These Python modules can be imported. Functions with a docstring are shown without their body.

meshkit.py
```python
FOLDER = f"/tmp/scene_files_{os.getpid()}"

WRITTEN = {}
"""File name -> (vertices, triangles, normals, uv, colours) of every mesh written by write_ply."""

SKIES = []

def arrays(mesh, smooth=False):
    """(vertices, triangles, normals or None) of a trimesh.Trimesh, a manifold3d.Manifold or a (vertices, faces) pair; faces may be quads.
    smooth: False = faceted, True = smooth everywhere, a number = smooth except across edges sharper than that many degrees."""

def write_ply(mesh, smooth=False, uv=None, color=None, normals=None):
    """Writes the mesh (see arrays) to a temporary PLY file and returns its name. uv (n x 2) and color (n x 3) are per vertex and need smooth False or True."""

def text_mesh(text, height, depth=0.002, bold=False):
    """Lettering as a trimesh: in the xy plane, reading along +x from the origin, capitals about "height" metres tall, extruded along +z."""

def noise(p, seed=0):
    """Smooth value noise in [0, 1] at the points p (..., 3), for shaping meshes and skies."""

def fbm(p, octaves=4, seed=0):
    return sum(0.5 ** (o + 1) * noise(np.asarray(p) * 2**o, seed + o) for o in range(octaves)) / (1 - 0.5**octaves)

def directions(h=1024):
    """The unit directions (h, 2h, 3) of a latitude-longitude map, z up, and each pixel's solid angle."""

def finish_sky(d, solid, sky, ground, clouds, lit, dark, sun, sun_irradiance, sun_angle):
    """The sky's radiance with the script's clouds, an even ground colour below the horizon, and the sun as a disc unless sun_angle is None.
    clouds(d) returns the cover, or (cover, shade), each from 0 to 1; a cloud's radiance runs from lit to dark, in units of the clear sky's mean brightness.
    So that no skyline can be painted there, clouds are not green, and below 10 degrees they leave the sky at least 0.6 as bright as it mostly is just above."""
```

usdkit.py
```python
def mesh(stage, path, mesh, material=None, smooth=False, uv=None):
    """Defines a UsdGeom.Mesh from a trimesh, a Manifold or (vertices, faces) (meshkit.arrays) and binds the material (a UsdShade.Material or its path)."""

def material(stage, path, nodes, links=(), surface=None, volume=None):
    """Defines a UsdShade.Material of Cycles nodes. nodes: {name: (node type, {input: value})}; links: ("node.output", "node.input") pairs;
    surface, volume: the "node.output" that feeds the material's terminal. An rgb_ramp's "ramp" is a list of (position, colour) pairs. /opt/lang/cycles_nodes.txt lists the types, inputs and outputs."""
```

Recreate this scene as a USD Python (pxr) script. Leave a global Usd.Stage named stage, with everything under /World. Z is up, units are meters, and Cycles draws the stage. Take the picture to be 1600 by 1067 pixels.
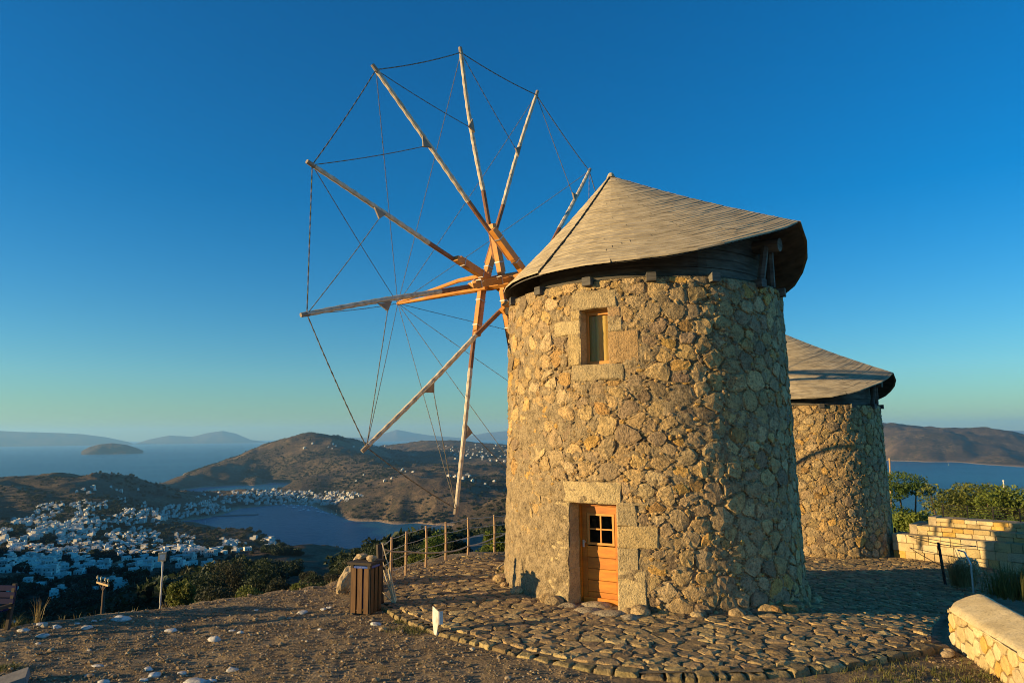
import math, random, numpy as np, trimesh, usdkit, meshkit
from pxr import Usd, UsdGeom, UsdLux, UsdShade, Sdf, Gf, Vt
from scipy.spatial import Voronoi
from scipy.interpolate import RBFInterpolator
from shapely.geometry import Polygon, box as sbox, Point, LineString
from shapely.ops import unary_union
random.seed(7); RNG = np.random.default_rng(7)
stage = Usd.Stage.CreateInMemory()
UsdGeom.SetStageUpAxis(stage, UsdGeom.Tokens.z); UsdGeom.SetStageMetersPerUnit(stage, 1.0)
UsdGeom.Xform.Define(stage, '/World'); UsdGeom.Scope.Define(stage, '/World/Looks')

# ------------------------------------------------------------------ camera, sky, sun, exposure
EYE = 2.7; SEA = -190.0
F = 1067.0; CX, CY = 800.0, 533.5
_th = math.atan((680 - CY) / F); _ro = math.radians(0.5)
FW = np.array([0, math.cos(_th), math.sin(_th)]); _u0 = np.array([0, -math.sin(_th), math.cos(_th)]); _r0 = np.array([1.0, 0, 0])
RT = math.cos(_ro) * _r0 - math.sin(_ro) * _u0; UP = math.sin(_ro) * _r0 + math.cos(_ro) * _u0
CAM = np.array([0, 0, EYE])
cam = UsdGeom.Camera.Define(stage, '/World/camera')
cam.CreateHorizontalApertureAttr(36.0); cam.CreateVerticalApertureAttr(36.0 * 682 / 1024); cam.CreateFocalLengthAttr(36.0 * F / 1600)
cam.CreateClippingRangeAttr(Gf.Vec2f(0.05, 200000.0))
_m = np.eye(4); _m[0, :3] = RT; _m[1, :3] = UP; _m[2, :3] = -FW; _m[3, :3] = CAM
cam.AddTransformOp().Set(Gf.Matrix4d(_m.tolist()))
EXPOSURE = 1.06
cam.CreateExposureAttr(EXPOSURE)
SUN_AZ, SUN_EL = math.radians(254.7), math.radians(8.5)
SUN = np.array([math.sin(SUN_AZ) * math.cos(SUN_EL), math.cos(SUN_AZ) * math.cos(SUN_EL), math.sin(SUN_EL)])
sky_mat = usdkit.material(stage, '/World/Looks/sky_look', {
    'sky': ('sky_texture', {'sky_type': 'single_scattering', 'sun_disc': False, 'sun_elevation': SUN_EL, 'sun_rotation': SUN_AZ % (2 * math.pi), 'altitude': 200.0, 'air_density': 1.12, 'aerosol_density': 0.2, 'ozone_density': 3.7}),
    'hsv': ('hsv', {'saturation': 1.34, 'value': 1.0, 'hue': 0.4985, 'fac': 1.0}),
    'tint': ('mix_color', {'blend_type': 'multiply', 'fac': 1.0, 'b': (.66, .93, 1.06)}), 'bg': ('background_shader', {'strength': 0.087})}, [('sky.color', 'hsv.color'), ('hsv.color', 'tint.a'), ('tint.result', 'bg.color')], surface='bg.background')
dome = UsdLux.DomeLight.Define(stage, '/World/sky')
UsdShade.MaterialBindingAPI.Apply(dome.GetPrim()).Bind(sky_mat)
dome.GetPrim().SetCustomDataByKey('kind', 'structure')
sun = UsdLux.DistantLight.Define(stage, '/World/sun')
sun.CreateNormalizeAttr(True); sun.CreateIntensityAttr(1.25); sun.CreateAngleAttr(0.5); sun.CreateColorAttr(Gf.Vec3f(1.0, 0.72, 0.35))
_z = SUN; _x = np.cross([0, 0, 1], _z); _x /= np.linalg.norm(_x); _y = np.cross(_z, _x)
_m = np.eye(4); _m[0, :3] = _x; _m[1, :3] = _y; _m[2, :3] = _z
sun.AddTransformOp().Set(Gf.Matrix4d(_m.tolist()))

# ------------------------------------------------------------------ helpers
def ray(x, y):
    d = FW + ((x - CX) / F) * RT - ((y - CY) / F) * UP
    return d / np.linalg.norm(d)
def at_z(x, y, z):
    d = ray(x, y); return CAM + d * (z - EYE) / d[2]
def at_d(x, y, D):
    d = ray(x, y); return CAM + d * D / math.hypot(d[0], d[1])
def at_y(x, y, Y):
    d = ray(x, y); return CAM + d * Y / d[1]
def sstep(a, b, x):
    t = np.clip((np.asarray(x, float) - a) / (b - a), 0, 1); return t * t * (3 - 2 * t)
_names = {}
def path_for(name, parent=None):
    base = (parent.GetPath().pathString if parent is not None else '/World') + '/' + name
    n = _names.get(base, 0); _names[base] = n + 1
    return base if n == 0 else f'{base}_{n:03d}'
def tag(p, label=None, cat=None, group=None, kind=None):
    p = p.GetPrim() if hasattr(p, 'GetPrim') else p
    for k, v in (('label', label), ('category', cat), ('group', group), ('kind', kind)):
        if v: p.SetCustomDataByKey(k, v)
    return p
def obj(name, mesh, mat, parent=None, smooth=False, tone=None, label=None, cat=None, group=None, kind=None):
    if isinstance(mesh, tuple):
        v0, f0 = np.asarray(mesh[0], float), np.asarray(mesh[1], int)
        if f0.shape[1] == 3:
            used = np.unique(f0)
            if len(used) < len(v0):
                lut = np.zeros(len(v0), int); lut[used] = np.arange(len(used)); mesh = (v0[used], lut[f0])
                if tone is not None and np.ndim(tone) == 2: tone = np.asarray(tone)[used]
    v, f, n = meshkit.arrays(mesh, smooth)
    m = UsdGeom.Mesh.Define(stage, path_for(name, parent))
    m.CreatePointsAttr(Vt.Vec3fArray.FromNumpy(v.astype(np.float32)))
    m.CreateFaceVertexCountsAttr(Vt.IntArray.FromNumpy(np.full(len(f), 3, np.int32)))
    m.CreateFaceVertexIndicesAttr(Vt.IntArray.FromNumpy(f.astype(np.int32).ravel()))
    m.CreateSubdivisionSchemeAttr('none')
    if n is not None:
        m.CreateNormalsAttr(Vt.Vec3fArray.FromNumpy(n.astype(np.float32))); m.SetNormalsInterpolation('vertex')
    if tone is not None:
        t = np.asarray(tone, np.float32)
        if t.ndim == 1: t = np.repeat(t[None], len(v), 0)
        UsdGeom.PrimvarsAPI(m).CreatePrimvar('tone', Sdf.ValueTypeNames.Color3fArray, 'vertex').Set(Vt.Vec3fArray.FromNumpy(t))
    UsdShade.MaterialBindingAPI.Apply(m.GetPrim()).Bind(mat)
    tag(m, label, cat, group, kind)
    return m.GetPrim()
def thing(name, label, cat, loc=(0, 0, 0), rotz=0.0, group=None, scale=None):
    x = UsdGeom.Xform.Define(stage, path_for(name)); x.AddTranslateOp().Set(Gf.Vec3d(*map(float, loc)))
    if rotz: x.AddRotateZOp().Set(math.degrees(rotz))
    if scale is not None: x.AddScaleOp().Set(Gf.Vec3f(*([float(scale)] * 3 if np.ndim(scale) == 0 else map(float, scale))))
    return tag(x, label, cat, group)
def dup(root, name, label, cat, loc, rotz=0.0, group=None, scale=None):
    r = thing(name, label, cat, loc, rotz, group, scale)
    r.GetReferences().AddInternalReference(root.GetPath()); r.SetInstanceable(True)
    return r
cat_ = trimesh.util.concatenate
def bx(sx, sy, sz, c=(0, 0, 0), rz=0.0, bevel=0.0):
    if bevel > 0:
        pts = []
        for a in (-1, 1):
            for b in (-1, 1):
                for d in (-1, 1):
                    X, Y, Z = a * sx / 2, b * sy / 2, d * sz / 2
                    pts += [(X - a * bevel, Y, Z), (X, Y - b * bevel, Z), (X, Y, Z - d * bevel)]
        m = trimesh.convex.convex_hull(np.array(pts))
    else:
        m = trimesh.creation.box((sx, sy, sz))
    if rz: m.apply_transform(trimesh.transformations.rotation_matrix(rz, [0, 0, 1]))
    m.apply_translation(c); return m
def frame_of(d):
    d = np.asarray(d, float); d = d / np.linalg.norm(d)
    u = np.cross(d, [0, 0, 1.0]) if abs(d[2]) < .95 else np.cross(d, [1.0, 0, 0])
    u /= np.linalg.norm(u); return d, u, np.cross(d, u)
def tube(pts, r, n=8, cap=True, twist=0.0, lump=0.0, per=1.0):
    """tube along pts; r scalar or per point; lump: helical ridge amplitude"""
    pts = np.asarray(pts, float); r = np.broadcast_to(np.asarray(r, float), (len(pts),))
    t = np.gradient(pts, axis=0); d0, u, v = frame_of(t[0]); V = []; L = np.r_[0, np.cumsum(np.linalg.norm(np.diff(pts, axis=0), axis=1))]
    for i, p in enumerate(pts):
        d = t[i] / np.linalg.norm(t[i]); u = u - d * (u @ d); u /= np.linalg.norm(u); w = np.cross(d, u)
        a = np.linspace(0, 2 * np.pi, n, endpoint=False)
        rr = r[i] * (1 + lump * np.cos(2 * a - 2 * np.pi * L[i] / per)) if lump else r[i] * np.ones(n)
        V.append(p + rr[:, None] * (np.cos(a)[:, None] * u + np.sin(a)[:, None] * w))
    V = np.concatenate(V); Fc = []
    for i in range(len(pts) - 1):
        for j in range(n):
            a, b = i * n + j, i * n + (j + 1) % n; Fc += [(a, b, b + n), (a, b + n, a + n)]
    if cap:
        k = len(V); V = np.vstack([V, pts[0], pts[-1]]); e = (len(pts) - 1) * n
        for j in range(n): Fc += [(k, (j + 1) % n, j), (k + 1, e + j, e + (j + 1) % n)]
    return trimesh.Trimesh(V, np.array(Fc), process=False)
def bar(a, b, w, h, up=(0, 0, 1)):
    """rectangular bar from a to b"""
    a = np.asarray(a, float); b = np.asarray(b, float); d = b - a; L = np.linalg.norm(d); d /= L
    u = np.cross(d, up)
    if np.linalg.norm(u) < 1e-3: u = np.cross(d, [1, 0, 0])
    u /= np.linalg.norm(u); v = np.cross(u, d)
    m = bx(L, w, h, bevel=min(w, h) * .12); T = np.eye(4); T[:3, 0] = d; T[:3, 1] = u; T[:3, 2] = v; T[:3, 3] = (a + b) / 2
    if np.linalg.det(T[:3, :3]) < 0: T[:3, 1] = -u
    m.apply_transform(T); return m
def sag(a, b, s, n=9):
    a = np.asarray(a, float); b = np.asarray(b, float); t = np.linspace(0, 1, n)[:, None]
    p = a + (b - a) * t; p[:, 2] -= (4 * s * t * (1 - t))[:, 0]; return p
def rock(rng, sx, sy, sz, sub=2, rough=.25, seed=0, flat=.0):
    m = trimesh.creation.icosphere(subdivisions=sub); v = m.vertices
    n = meshkit.fbm(v * 1.3 + rng.uniform(0, 50, 3), 3, seed)[:, None]
    # cut by random planes for a broken look
    for _ in range(7):
        d = rng.normal(size=3); d /= np.linalg.norm(d); o = rng.uniform(.62, .9)
        s = v @ d; v = v - np.maximum(s - o, 0)[:, None] * d * .85
    v = v * (1 + rough * (n - .5) * 2) * [sx, sy, sz]
    return trimesh.Trimesh(v, m.faces, process=False)

# ------------------------------------------------------------------ materials
def mat(name, cols, scale=4.0, detail=6, rough=.9, bump=.4, bscale=None, bdist=.02, fine=60, spec=.25, coord='pos', stretch=(1, 1, 1), tone=False, vary=0.0, metallic=0.0, pits=0.0):
    """noise-coloured principled. cols: list of colours along a noise ramp. tone: multiply/mix by the mesh's tone colour"""
    n = {'p': ('principled_bsdf', {'roughness': rough, 'specular_ior_level': spec, 'metallic': metallic}),
         'n': ('noise_texture', {'scale': scale, 'detail': detail, 'roughness': .62}),
         'map': ('mapping', {'scale': stretch}),
         'r': ('rgb_ramp', {'ramp': [(.28 + .44 * i / max(1, len(cols) - 1), c) for i, c in enumerate(cols)]})}
    if coord == 'pos': n['g'] = ('geometry', {}); src = 'g.position'
    else: n['g'] = ('texture_coordinate', {}); src = 'g.object'
    l = [(src, 'map.vector'), ('map.vector', 'n.vector'), ('n.fac', 'r.fac')]
    out = 'r.color'
    if tone:
        n['att'] = ('attribute', {'attribute': 'tone'}); n['mt'] = ('mix_color', {'blend_type': 'multiply', 'fac': 1.0})
        l += [(out, 'mt.a'), ('att.color', 'mt.b')]; out = 'mt.result'
    if vary:
        n['oi'] = ('object_info', {}); n['vr'] = ('map_range', {'to_min': 1 - vary, 'to_max': 1 + vary}); n['vh'] = ('hsv', {'hue': .5, 'saturation': 1.0, 'fac': 1.0})
        l += [('oi.random', 'vr.value'), ('vr.result', 'vh.value'), (out, 'vh.color')]; out = 'vh.color'
    if pits:
        n['pn'] = ('noise_texture', {'scale': fine * .5, 'detail': 4.0, 'roughness': .7}); n['pr'] = ('rgb_ramp', {'ramp': [(.36, (1 - pits,) * 3), (.5, (1, 1, 1)), (.7, (1.0, 1.0, 1.0))]}); n['pm'] = ('mix_color', {'blend_type': 'multiply', 'fac': 1.0})
        l += [('map.vector', 'pn.vector'), ('pn.fac', 'pr.fac'), (out, 'pm.a'), ('pr.color', 'pm.b')]; out = 'pm.result'
    l.append((out, 'p.base_color'))
    if bump:
        n['bn'] = ('noise_texture', {'scale': bscale or fine * .4, 'detail': 8.0, 'roughness': .65}); n['b'] = ('bump', {'strength': bump, 'distance': bdist})
        l += [('map.vector', 'bn.vector'), ('bn.fac', 'b.height'), ('b.normal', 'p.normal')]
    return usdkit.material(stage, '/World/Looks/' + name, n, l, surface='p.BSDF')
M = {}
M['stone'] = mat('stone', [(.55, .54, .53), (1, 1, 1), (1.28, 1.22, 1.12)], scale=9, bump=1.0, bscale=20, bdist=.07, fine=70, tone=True, pits=.6)
M['ashlar'] = mat('ashlar', [(.68, .67, .66), (1, 1, 1), (1.18, 1.13, 1.05)], scale=9, bump=1.0, bscale=34, bdist=.035, fine=90, tone=True, pits=.5)
M['mortar'] = mat('mortar', [(.16, .115, .062), (.33, .245, .135), (.45, .335, .185)], scale=8, bump=1.0, bscale=22, bdist=.07, fine=70, pits=.6)
M['cobble'] = mat('cobble', [(.55, .56, .57), (1, 1, 1), (1.35, 1.28, 1.15)], scale=7, bump=1.0, bscale=26, bdist=.03, fine=70, tone=True, pits=.4)
M['bedding'] = mat('bedding', [(.09, .068, .04), (.17, .13, .075), (.24, .185, .11)], scale=5, bump=1.0, bscale=30, bdist=.02)
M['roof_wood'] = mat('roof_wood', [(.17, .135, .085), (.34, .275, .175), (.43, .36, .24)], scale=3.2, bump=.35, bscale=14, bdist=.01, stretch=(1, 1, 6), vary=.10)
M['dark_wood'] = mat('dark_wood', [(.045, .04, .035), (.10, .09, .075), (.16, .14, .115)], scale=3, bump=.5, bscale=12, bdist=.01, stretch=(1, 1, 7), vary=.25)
M['orange_wood'] = mat('orange_wood', [(.36, .135, .018), (.46, .19, .03), (.54, .24, .045)], scale=4, bump=.2, bscale=25, bdist=.004, coord='pos', rough=.55, spec=.4)
M['brown_wood'] = mat('brown_wood', [(.14, .06, .03), (.20, .09, .045), (.26, .13, .065)], scale=5, bump=.3, bscale=25, bdist=.005, rough=.7)
M['pole_wrap'] = mat('pole_wrap', [(.28, .22, .15), (.47, .40, .30), (.60, .53, .42)], scale=9, bump=.6, bscale=30, bdist=.012)
M['rope'] = mat('rope', [(.10, .085, .065), (.17, .145, .11)], scale=30, bump=0)
M['fence_rope'] = mat('fence_rope', [(.34, .27, .18), (.50, .42, .30)], scale=30, bump=0)
M['bracket'] = mat('bracket', [(.18, .14, .10), (.30, .24, .18)], scale=8, bump=.3, bdist=.005)
M['door_wood'] = mat('door_wood', [(.34, .105, .005), (.46, .155, .008), (.54, .205, .013)], scale=3.0, bump=.15, bscale=16, bdist=.004, stretch=(1, 1, 6), rough=.45, spec=.45, vary=.14)
M['window_wood'] = mat('window_wood', [(.45, .20, .04), (.58, .28, .07)], scale=5, bump=.15, bdist=.004, rough=.5)
M['curtain'] = mat('curtain', [(.48, .33, .10), (.62, .45, .15)], scale=2, stretch=(5, 5, .4), bump=.4, bscale=5, bdist=.02)
M['dark_interior'] = mat('dark_interior', [(.012, .012, .012), (.02, .02, .02)], bump=0)
M['bolt'] = mat('bolt', [(.35, .33, .3), (.5, .48, .44)], bump=0, rough=.5, metallic=.6)
M['gravel'] = mat('gravel', [(.16, .108, .055), (.255, .178, .09), (.34, .245, .13)], scale=1.6, detail=9, bump=1.0, bscale=16, bdist=.05, fine=60, pits=.55)
def slope_blend():
    s = UsdShade.Shader.Get(stage, '/World/Looks/gravel/p'); g = UsdShade.Shader.Get(stage, '/World/Looks/gravel/pm')
    def node(n, kind, **k):
        x = UsdShade.Shader.Define(stage, '/World/Looks/gravel/' + n); x.CreateIdAttr('cycles_' + kind)
        for a_, v_ in k.items(): x.CreateInput(a_, Sdf.ValueTypeNames.Float3 if np.ndim(v_) else Sdf.ValueTypeNames.Bool if isinstance(v_, bool) else Sdf.ValueTypeNames.Float).Set(Gf.Vec3f(*v_) if np.ndim(v_) else v_)
        return x
    T = Sdf.ValueTypeNames.Token; geo = UsdShade.Shader.Get(stage, '/World/Looks/gravel/g')
    z = node('sep', 'separate_xyz'); z.CreateInput('vector', T).ConnectToSource(geo.CreateOutput('position', T))
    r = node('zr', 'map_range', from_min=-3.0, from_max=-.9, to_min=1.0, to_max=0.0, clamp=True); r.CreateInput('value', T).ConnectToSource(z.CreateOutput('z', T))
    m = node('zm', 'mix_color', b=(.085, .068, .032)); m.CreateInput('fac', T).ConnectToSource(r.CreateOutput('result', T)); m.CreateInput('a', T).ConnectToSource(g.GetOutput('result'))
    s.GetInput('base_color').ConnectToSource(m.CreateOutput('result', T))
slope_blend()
M['pebble'] = mat('pebble', [(.7, .7, .7), (1.15, 1.1, 1.0)], scale=20, bump=.5, bscale=60, bdist=.005, tone=True)
M['limestone'] = mat('limestone', [(.32, .30, .27), (.48, .455, .41), (.58, .55, .50)], scale=7, bump=.8, bscale=25, bdist=.02, pits=.3)
M['tan_rock'] = mat('tan_rock', [(.22, .16, .09), (.38, .28, .16), (.48, .37, .22)], scale=5, bump=.9, bscale=18, bdist=.03, pits=.4)
M['grey_slab'] = mat('grey_slab', [(.10, .095, .09), (.17, .16, .15)], scale=6, bump=.4, bdist=.01)
M['wall_stone'] = mat('wall_stone', [(.72, .72, .72), (1, 1, 1), (1.12, 1.08, 1.0)], scale=6, bump=.7, bscale=28, bdist=.014, fine=70, tone=True, pits=.22)
M['wall_mortar'] = mat('wall_mortar', [(.26, .20, .12), (.40, .32, .2)], scale=8, bump=.8, bscale=30, bdist=.02)
M['coping'] = mat('coping', [(.40, .31, .165), (.52, .415, .235), (.58, .475, .285)], scale=3.5, bump=.8, bscale=30, bdist=.012, pits=.25)
M['bin_wood'] = mat('bin_wood', [(.062, .030, .011), (.105, .052, .019), (.14, .072, .029)], scale=5, bump=.3, bscale=20, bdist=.006, stretch=(6, 6, 1), rough=.7)
M['bin_dark'] = mat('bin_dark', [(.035, .027, .02), (.06, .047, .035)], bump=.2, bdist=.005)
M['bin_bag'] = mat('bin_bag', [(.02, .05, .22), (.04, .09, .32)], bump=.6, bscale=12, bdist=.02, rough=.35)
M['blue_paint'] = mat('blue_paint', [(.002, .004, .030), (.004, .007, .05)], bump=.15, bdist=.004, rough=.75, spec=.1)
M['white_paint'] = mat('white_paint', [(.34, .31, .26), (.50, .47, .41), (.56, .54, .49)], scale=9, bump=.15, bdist=.004, rough=.6)
M['post_wood'] = mat('post_wood', [(.23, .14, .075), (.36, .23, .125), (.44, .30, .17)], scale=6, bump=.5, bscale=25, bdist=.008, stretch=(4, 4, 1))
M['metal_grey'] = mat('metal_grey', [(.42, .42, .40), (.52, .52, .50)], bump=.1, bdist=.003, rough=.5, metallic=.3)
M['iron'] = mat('iron', [(.012, .011, .010), (.03, .026, .022)], bump=.3, bdist=.004, rough=.6)
M['pole_dark'] = mat('pole_dark', [(.06, .04, .03), (.11, .075, .05)], bump=.3, bdist=.01, stretch=(4, 4, 1))
M['insulator'] = mat('insulator', [(.40, .27, .12), (.52, .36, .17)], bump=0, rough=.4)
M['house_white'] = mat('house_white', [(.46, .43, .37), (.60, .57, .50)], scale=.05, bump=0, vary=.2)
M['house_cream'] = mat('house_cream', [(.56, .50, .40), (.64, .58, .47)], scale=.3, bump=0, vary=.1)
M['house_stone'] = mat('house_stone', [(.36, .29, .21), (.45, .37, .28)], scale=.5, bump=0, vary=.1)
M['house_roof'] = mat('house_roof', [(.46, .45, .42), (.56, .55, .52)], scale=.4, bump=0)
M['house_tile'] = mat('house_tile', [(.30, .11, .05), (.36, .15, .08)], scale=.5, bump=0)
M['house_window'] = mat('house_window', [(.02, .03, .04), (.05, .06, .08)], bump=0, rough=.25)
M['concrete'] = mat('concrete', [(.10, .095, .09), (.16, .15, .14)], scale=3, bump=.3, bdist=.01)
M['dry_stalk'] = mat('dry_stalk', [(.50, .40, .24), (.66, .55, .36)], bump=0)
M['quay'] = mat('quay', [(.14, .13, .11), (.2, .19, .17)], scale=.1, bump=0)
M['boat_hull'] = mat('boat_hull', [(.72, .72, .72), (.8, .8, .8)], bump=0, rough=.4)
def leaf_mat(name, c0, c1, trans=.3, sc=3.0):
    n = {'g': ('geometry', {}), 'n': ('noise_texture', {'scale': sc, 'detail': 3.0}), 'r': ('rgb_ramp', {'ramp': [(.35, c0), (.65, c1)]}),
         'd': ('principled_bsdf', {'roughness': .6, 'specular_ior_level': .25}), 't': ('translucent_bsdf', {}), 'm': ('mix_closure', {'fac': trans})}
    return usdkit.material(stage, '/World/Looks/' + name, n, [('g.position', 'n.vector'), ('n.fac', 'r.fac'), ('r.color', 'd.base_color'), ('r.color', 't.color'), ('d.BSDF', 'm.closure1'), ('t.BSDF', 'm.closure2')], surface='m.closure')
M['leaf_pine'] = leaf_mat('leaf_pine', (.05, .085, .012), (.10, .145, .022))
M['leaf_olive'] = leaf_mat('leaf_olive', (.085, .105, .018), (.17, .175, .035))
M['leaf_dark'] = leaf_mat('leaf_dark', (.018, .03, .012), (.04, .055, .02))
M['leaf_green'] = leaf_mat('leaf_green', (.10, .135, .02), (.18, .21, .035))
M['leaf_scrub'] = leaf_mat('leaf_scrub', (.03, .036, .016), (.065, .06, .027), sc=.05)
M['grass_dry'] = leaf_mat('grass_dry', (.22, .16, .06), (.34, .26, .11), .25)
M['grass_green'] = leaf_mat('grass_green', (.10, .11, .025), (.18, .16, .05), .25)
M['bark'] = mat('bark', [(.07, .05, .035), (.14, .10, .07)], scale=6, bump=.6, bdist=.01)

def land_mat(name, slope_dark=True):
    n = {'g': ('geometry', {}), 'p': ('principled_bsdf', {'roughness': .95, 'specular_ior_level': .1}),
         'n1': ('noise_texture', {'scale': .006, 'detail': 9.0, 'roughness': .6}), 'r1': ('rgb_ramp', {'ramp': [(.3, (.075, .052, .034)), (.48, (.125, .085, .052)), (.6, (.19, .13, .072)), (.75, (.26, .19, .11))]}),
         'n2': ('noise_texture', {'scale': .045, 'detail': 12.0, 'roughness': .85}), 'r2': ('rgb_ramp', {'ramp': [(.44, (0, 0, 0)), (.53, (1, 1, 1))]}),
         'n3': ('noise_texture', {'scale': .0035, 'detail': 6.0, 'roughness': .6}), 'r3': ('rgb_ramp', {'ramp': [(.38, (.30, .30, .30)), (.60, (1, 1, 1))]}),
         'mm': ('mix_color', {'blend_type': 'multiply', 'fac': 1.0}), 'mx': ('mix_color', {'b': (.034, .034, .019)}), 'bw': ('rgb_to_bw', {}),
         'sx': ('separate_xyz', {}), 'cr': ('map_range', {'from_min': SEA + .5, 'from_max': SEA + 5.0, 'to_min': 1.0, 'to_max': 0.0, 'clamp': True}), 'cm': ('mix_color', {'b': (.34, .24, .15)}),
         'bn': ('noise_texture', {'scale': .11, 'detail': 8.0, 'roughness': .7}), 'b': ('bump', {'strength': .9, 'distance': 9.0})}
    l = [('g.position', 'n1.vector'), ('n1.fac', 'r1.fac'), ('g.position', 'n2.vector'), ('n2.fac', 'r2.fac'), ('g.position', 'n3.vector'), ('n3.fac', 'r3.fac'),
         ('r2.color', 'mm.a'), ('r3.color', 'mm.b'), ('mm.result', 'bw.color'), ('bw.val', 'mx.fac'), ('r1.color', 'mx.a'), ('g.position', 'sx.vector'), ('sx.z', 'cr.value'), ('cr.result', 'cm.fac'), ('mx.result', 'cm.a'), ('cm.result', 'p.base_color'),
         ('g.position', 'bn.vector'), ('bn.fac', 'b.height'), ('b.normal', 'p.normal')]
    return usdkit.material(stage, '/World/Looks/' + name, n, l, surface='p.BSDF')
M['land'] = land_mat('land')
M['sea'] = usdkit.material(stage, '/World/Looks/sea_water', {
    'g': ('geometry', {}), 'map': ('mapping', {'scale': (1, 1, 1)}), 'n': ('noise_texture', {'scale': .05, 'detail': 7.0, 'roughness': .65}), 'b': ('bump', {'strength': .8, 'distance': 5.0}),
    'n2': ('noise_texture', {'scale': .0016, 'detail': 5.0, 'roughness': .6}), 'r2': ('rgb_ramp', {'ramp': [(.35, (.008, .085, .145)), (.65, (.020, .125, .190))]}),
    'p': ('principled_bsdf', {'roughness': .3, 'ior': 1.33, 'specular_ior_level': .07})},
    [('g.position', 'map.vector'), ('map.vector', 'n.vector'), ('n.fac', 'b.height'), ('b.normal', 'p.normal'), ('g.position', 'n2.vector'), ('n2.fac', 'r2.fac'), ('r2.color', 'p.base_color')], surface='p.BSDF')
M['glass'] = usdkit.material(stage, '/World/Looks/pane_glass', {
    't': ('transparent_bsdf', {'color': (.9, .9, .88)}), 'gl': ('glossy_bsdf', {'roughness': .03}), 'f': ('fresnel', {'IOR': 1.15}), 'm': ('mix_closure', {})},
    [('f.fac', 'm.fac'), ('t.BSDF', 'm.closure1'), ('gl.BSDF', 'm.closure2')], surface='m.closure')
M['haze'] = usdkit.material(stage, '/World/Looks/haze_air', {'v': ('principled_volume', {'color': (.34, .68, 1.0), 'density': 3.2e-5, 'anisotropy': 0.2})}, [], volume='v.volume')

# ------------------------------------------------------------------ terrain
cps = []
def cp(x, y, D):
    p = at_d(x, y, D); cps.append((math.atan2(p[0], p[1]), math.log(D), p[2]))
def cz(x, D, z): cps.append((math.atan((x - CX) / F / math.cos(_th)), math.log(D), z))
def shore(pts, dz=0.0):
    for x, y in pts:
        p = at_z(x, y, SEA); cps.append((math.atan2(p[0], p[1]), math.log(math.hypot(p[0], p[1])), SEA + dz))
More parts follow.
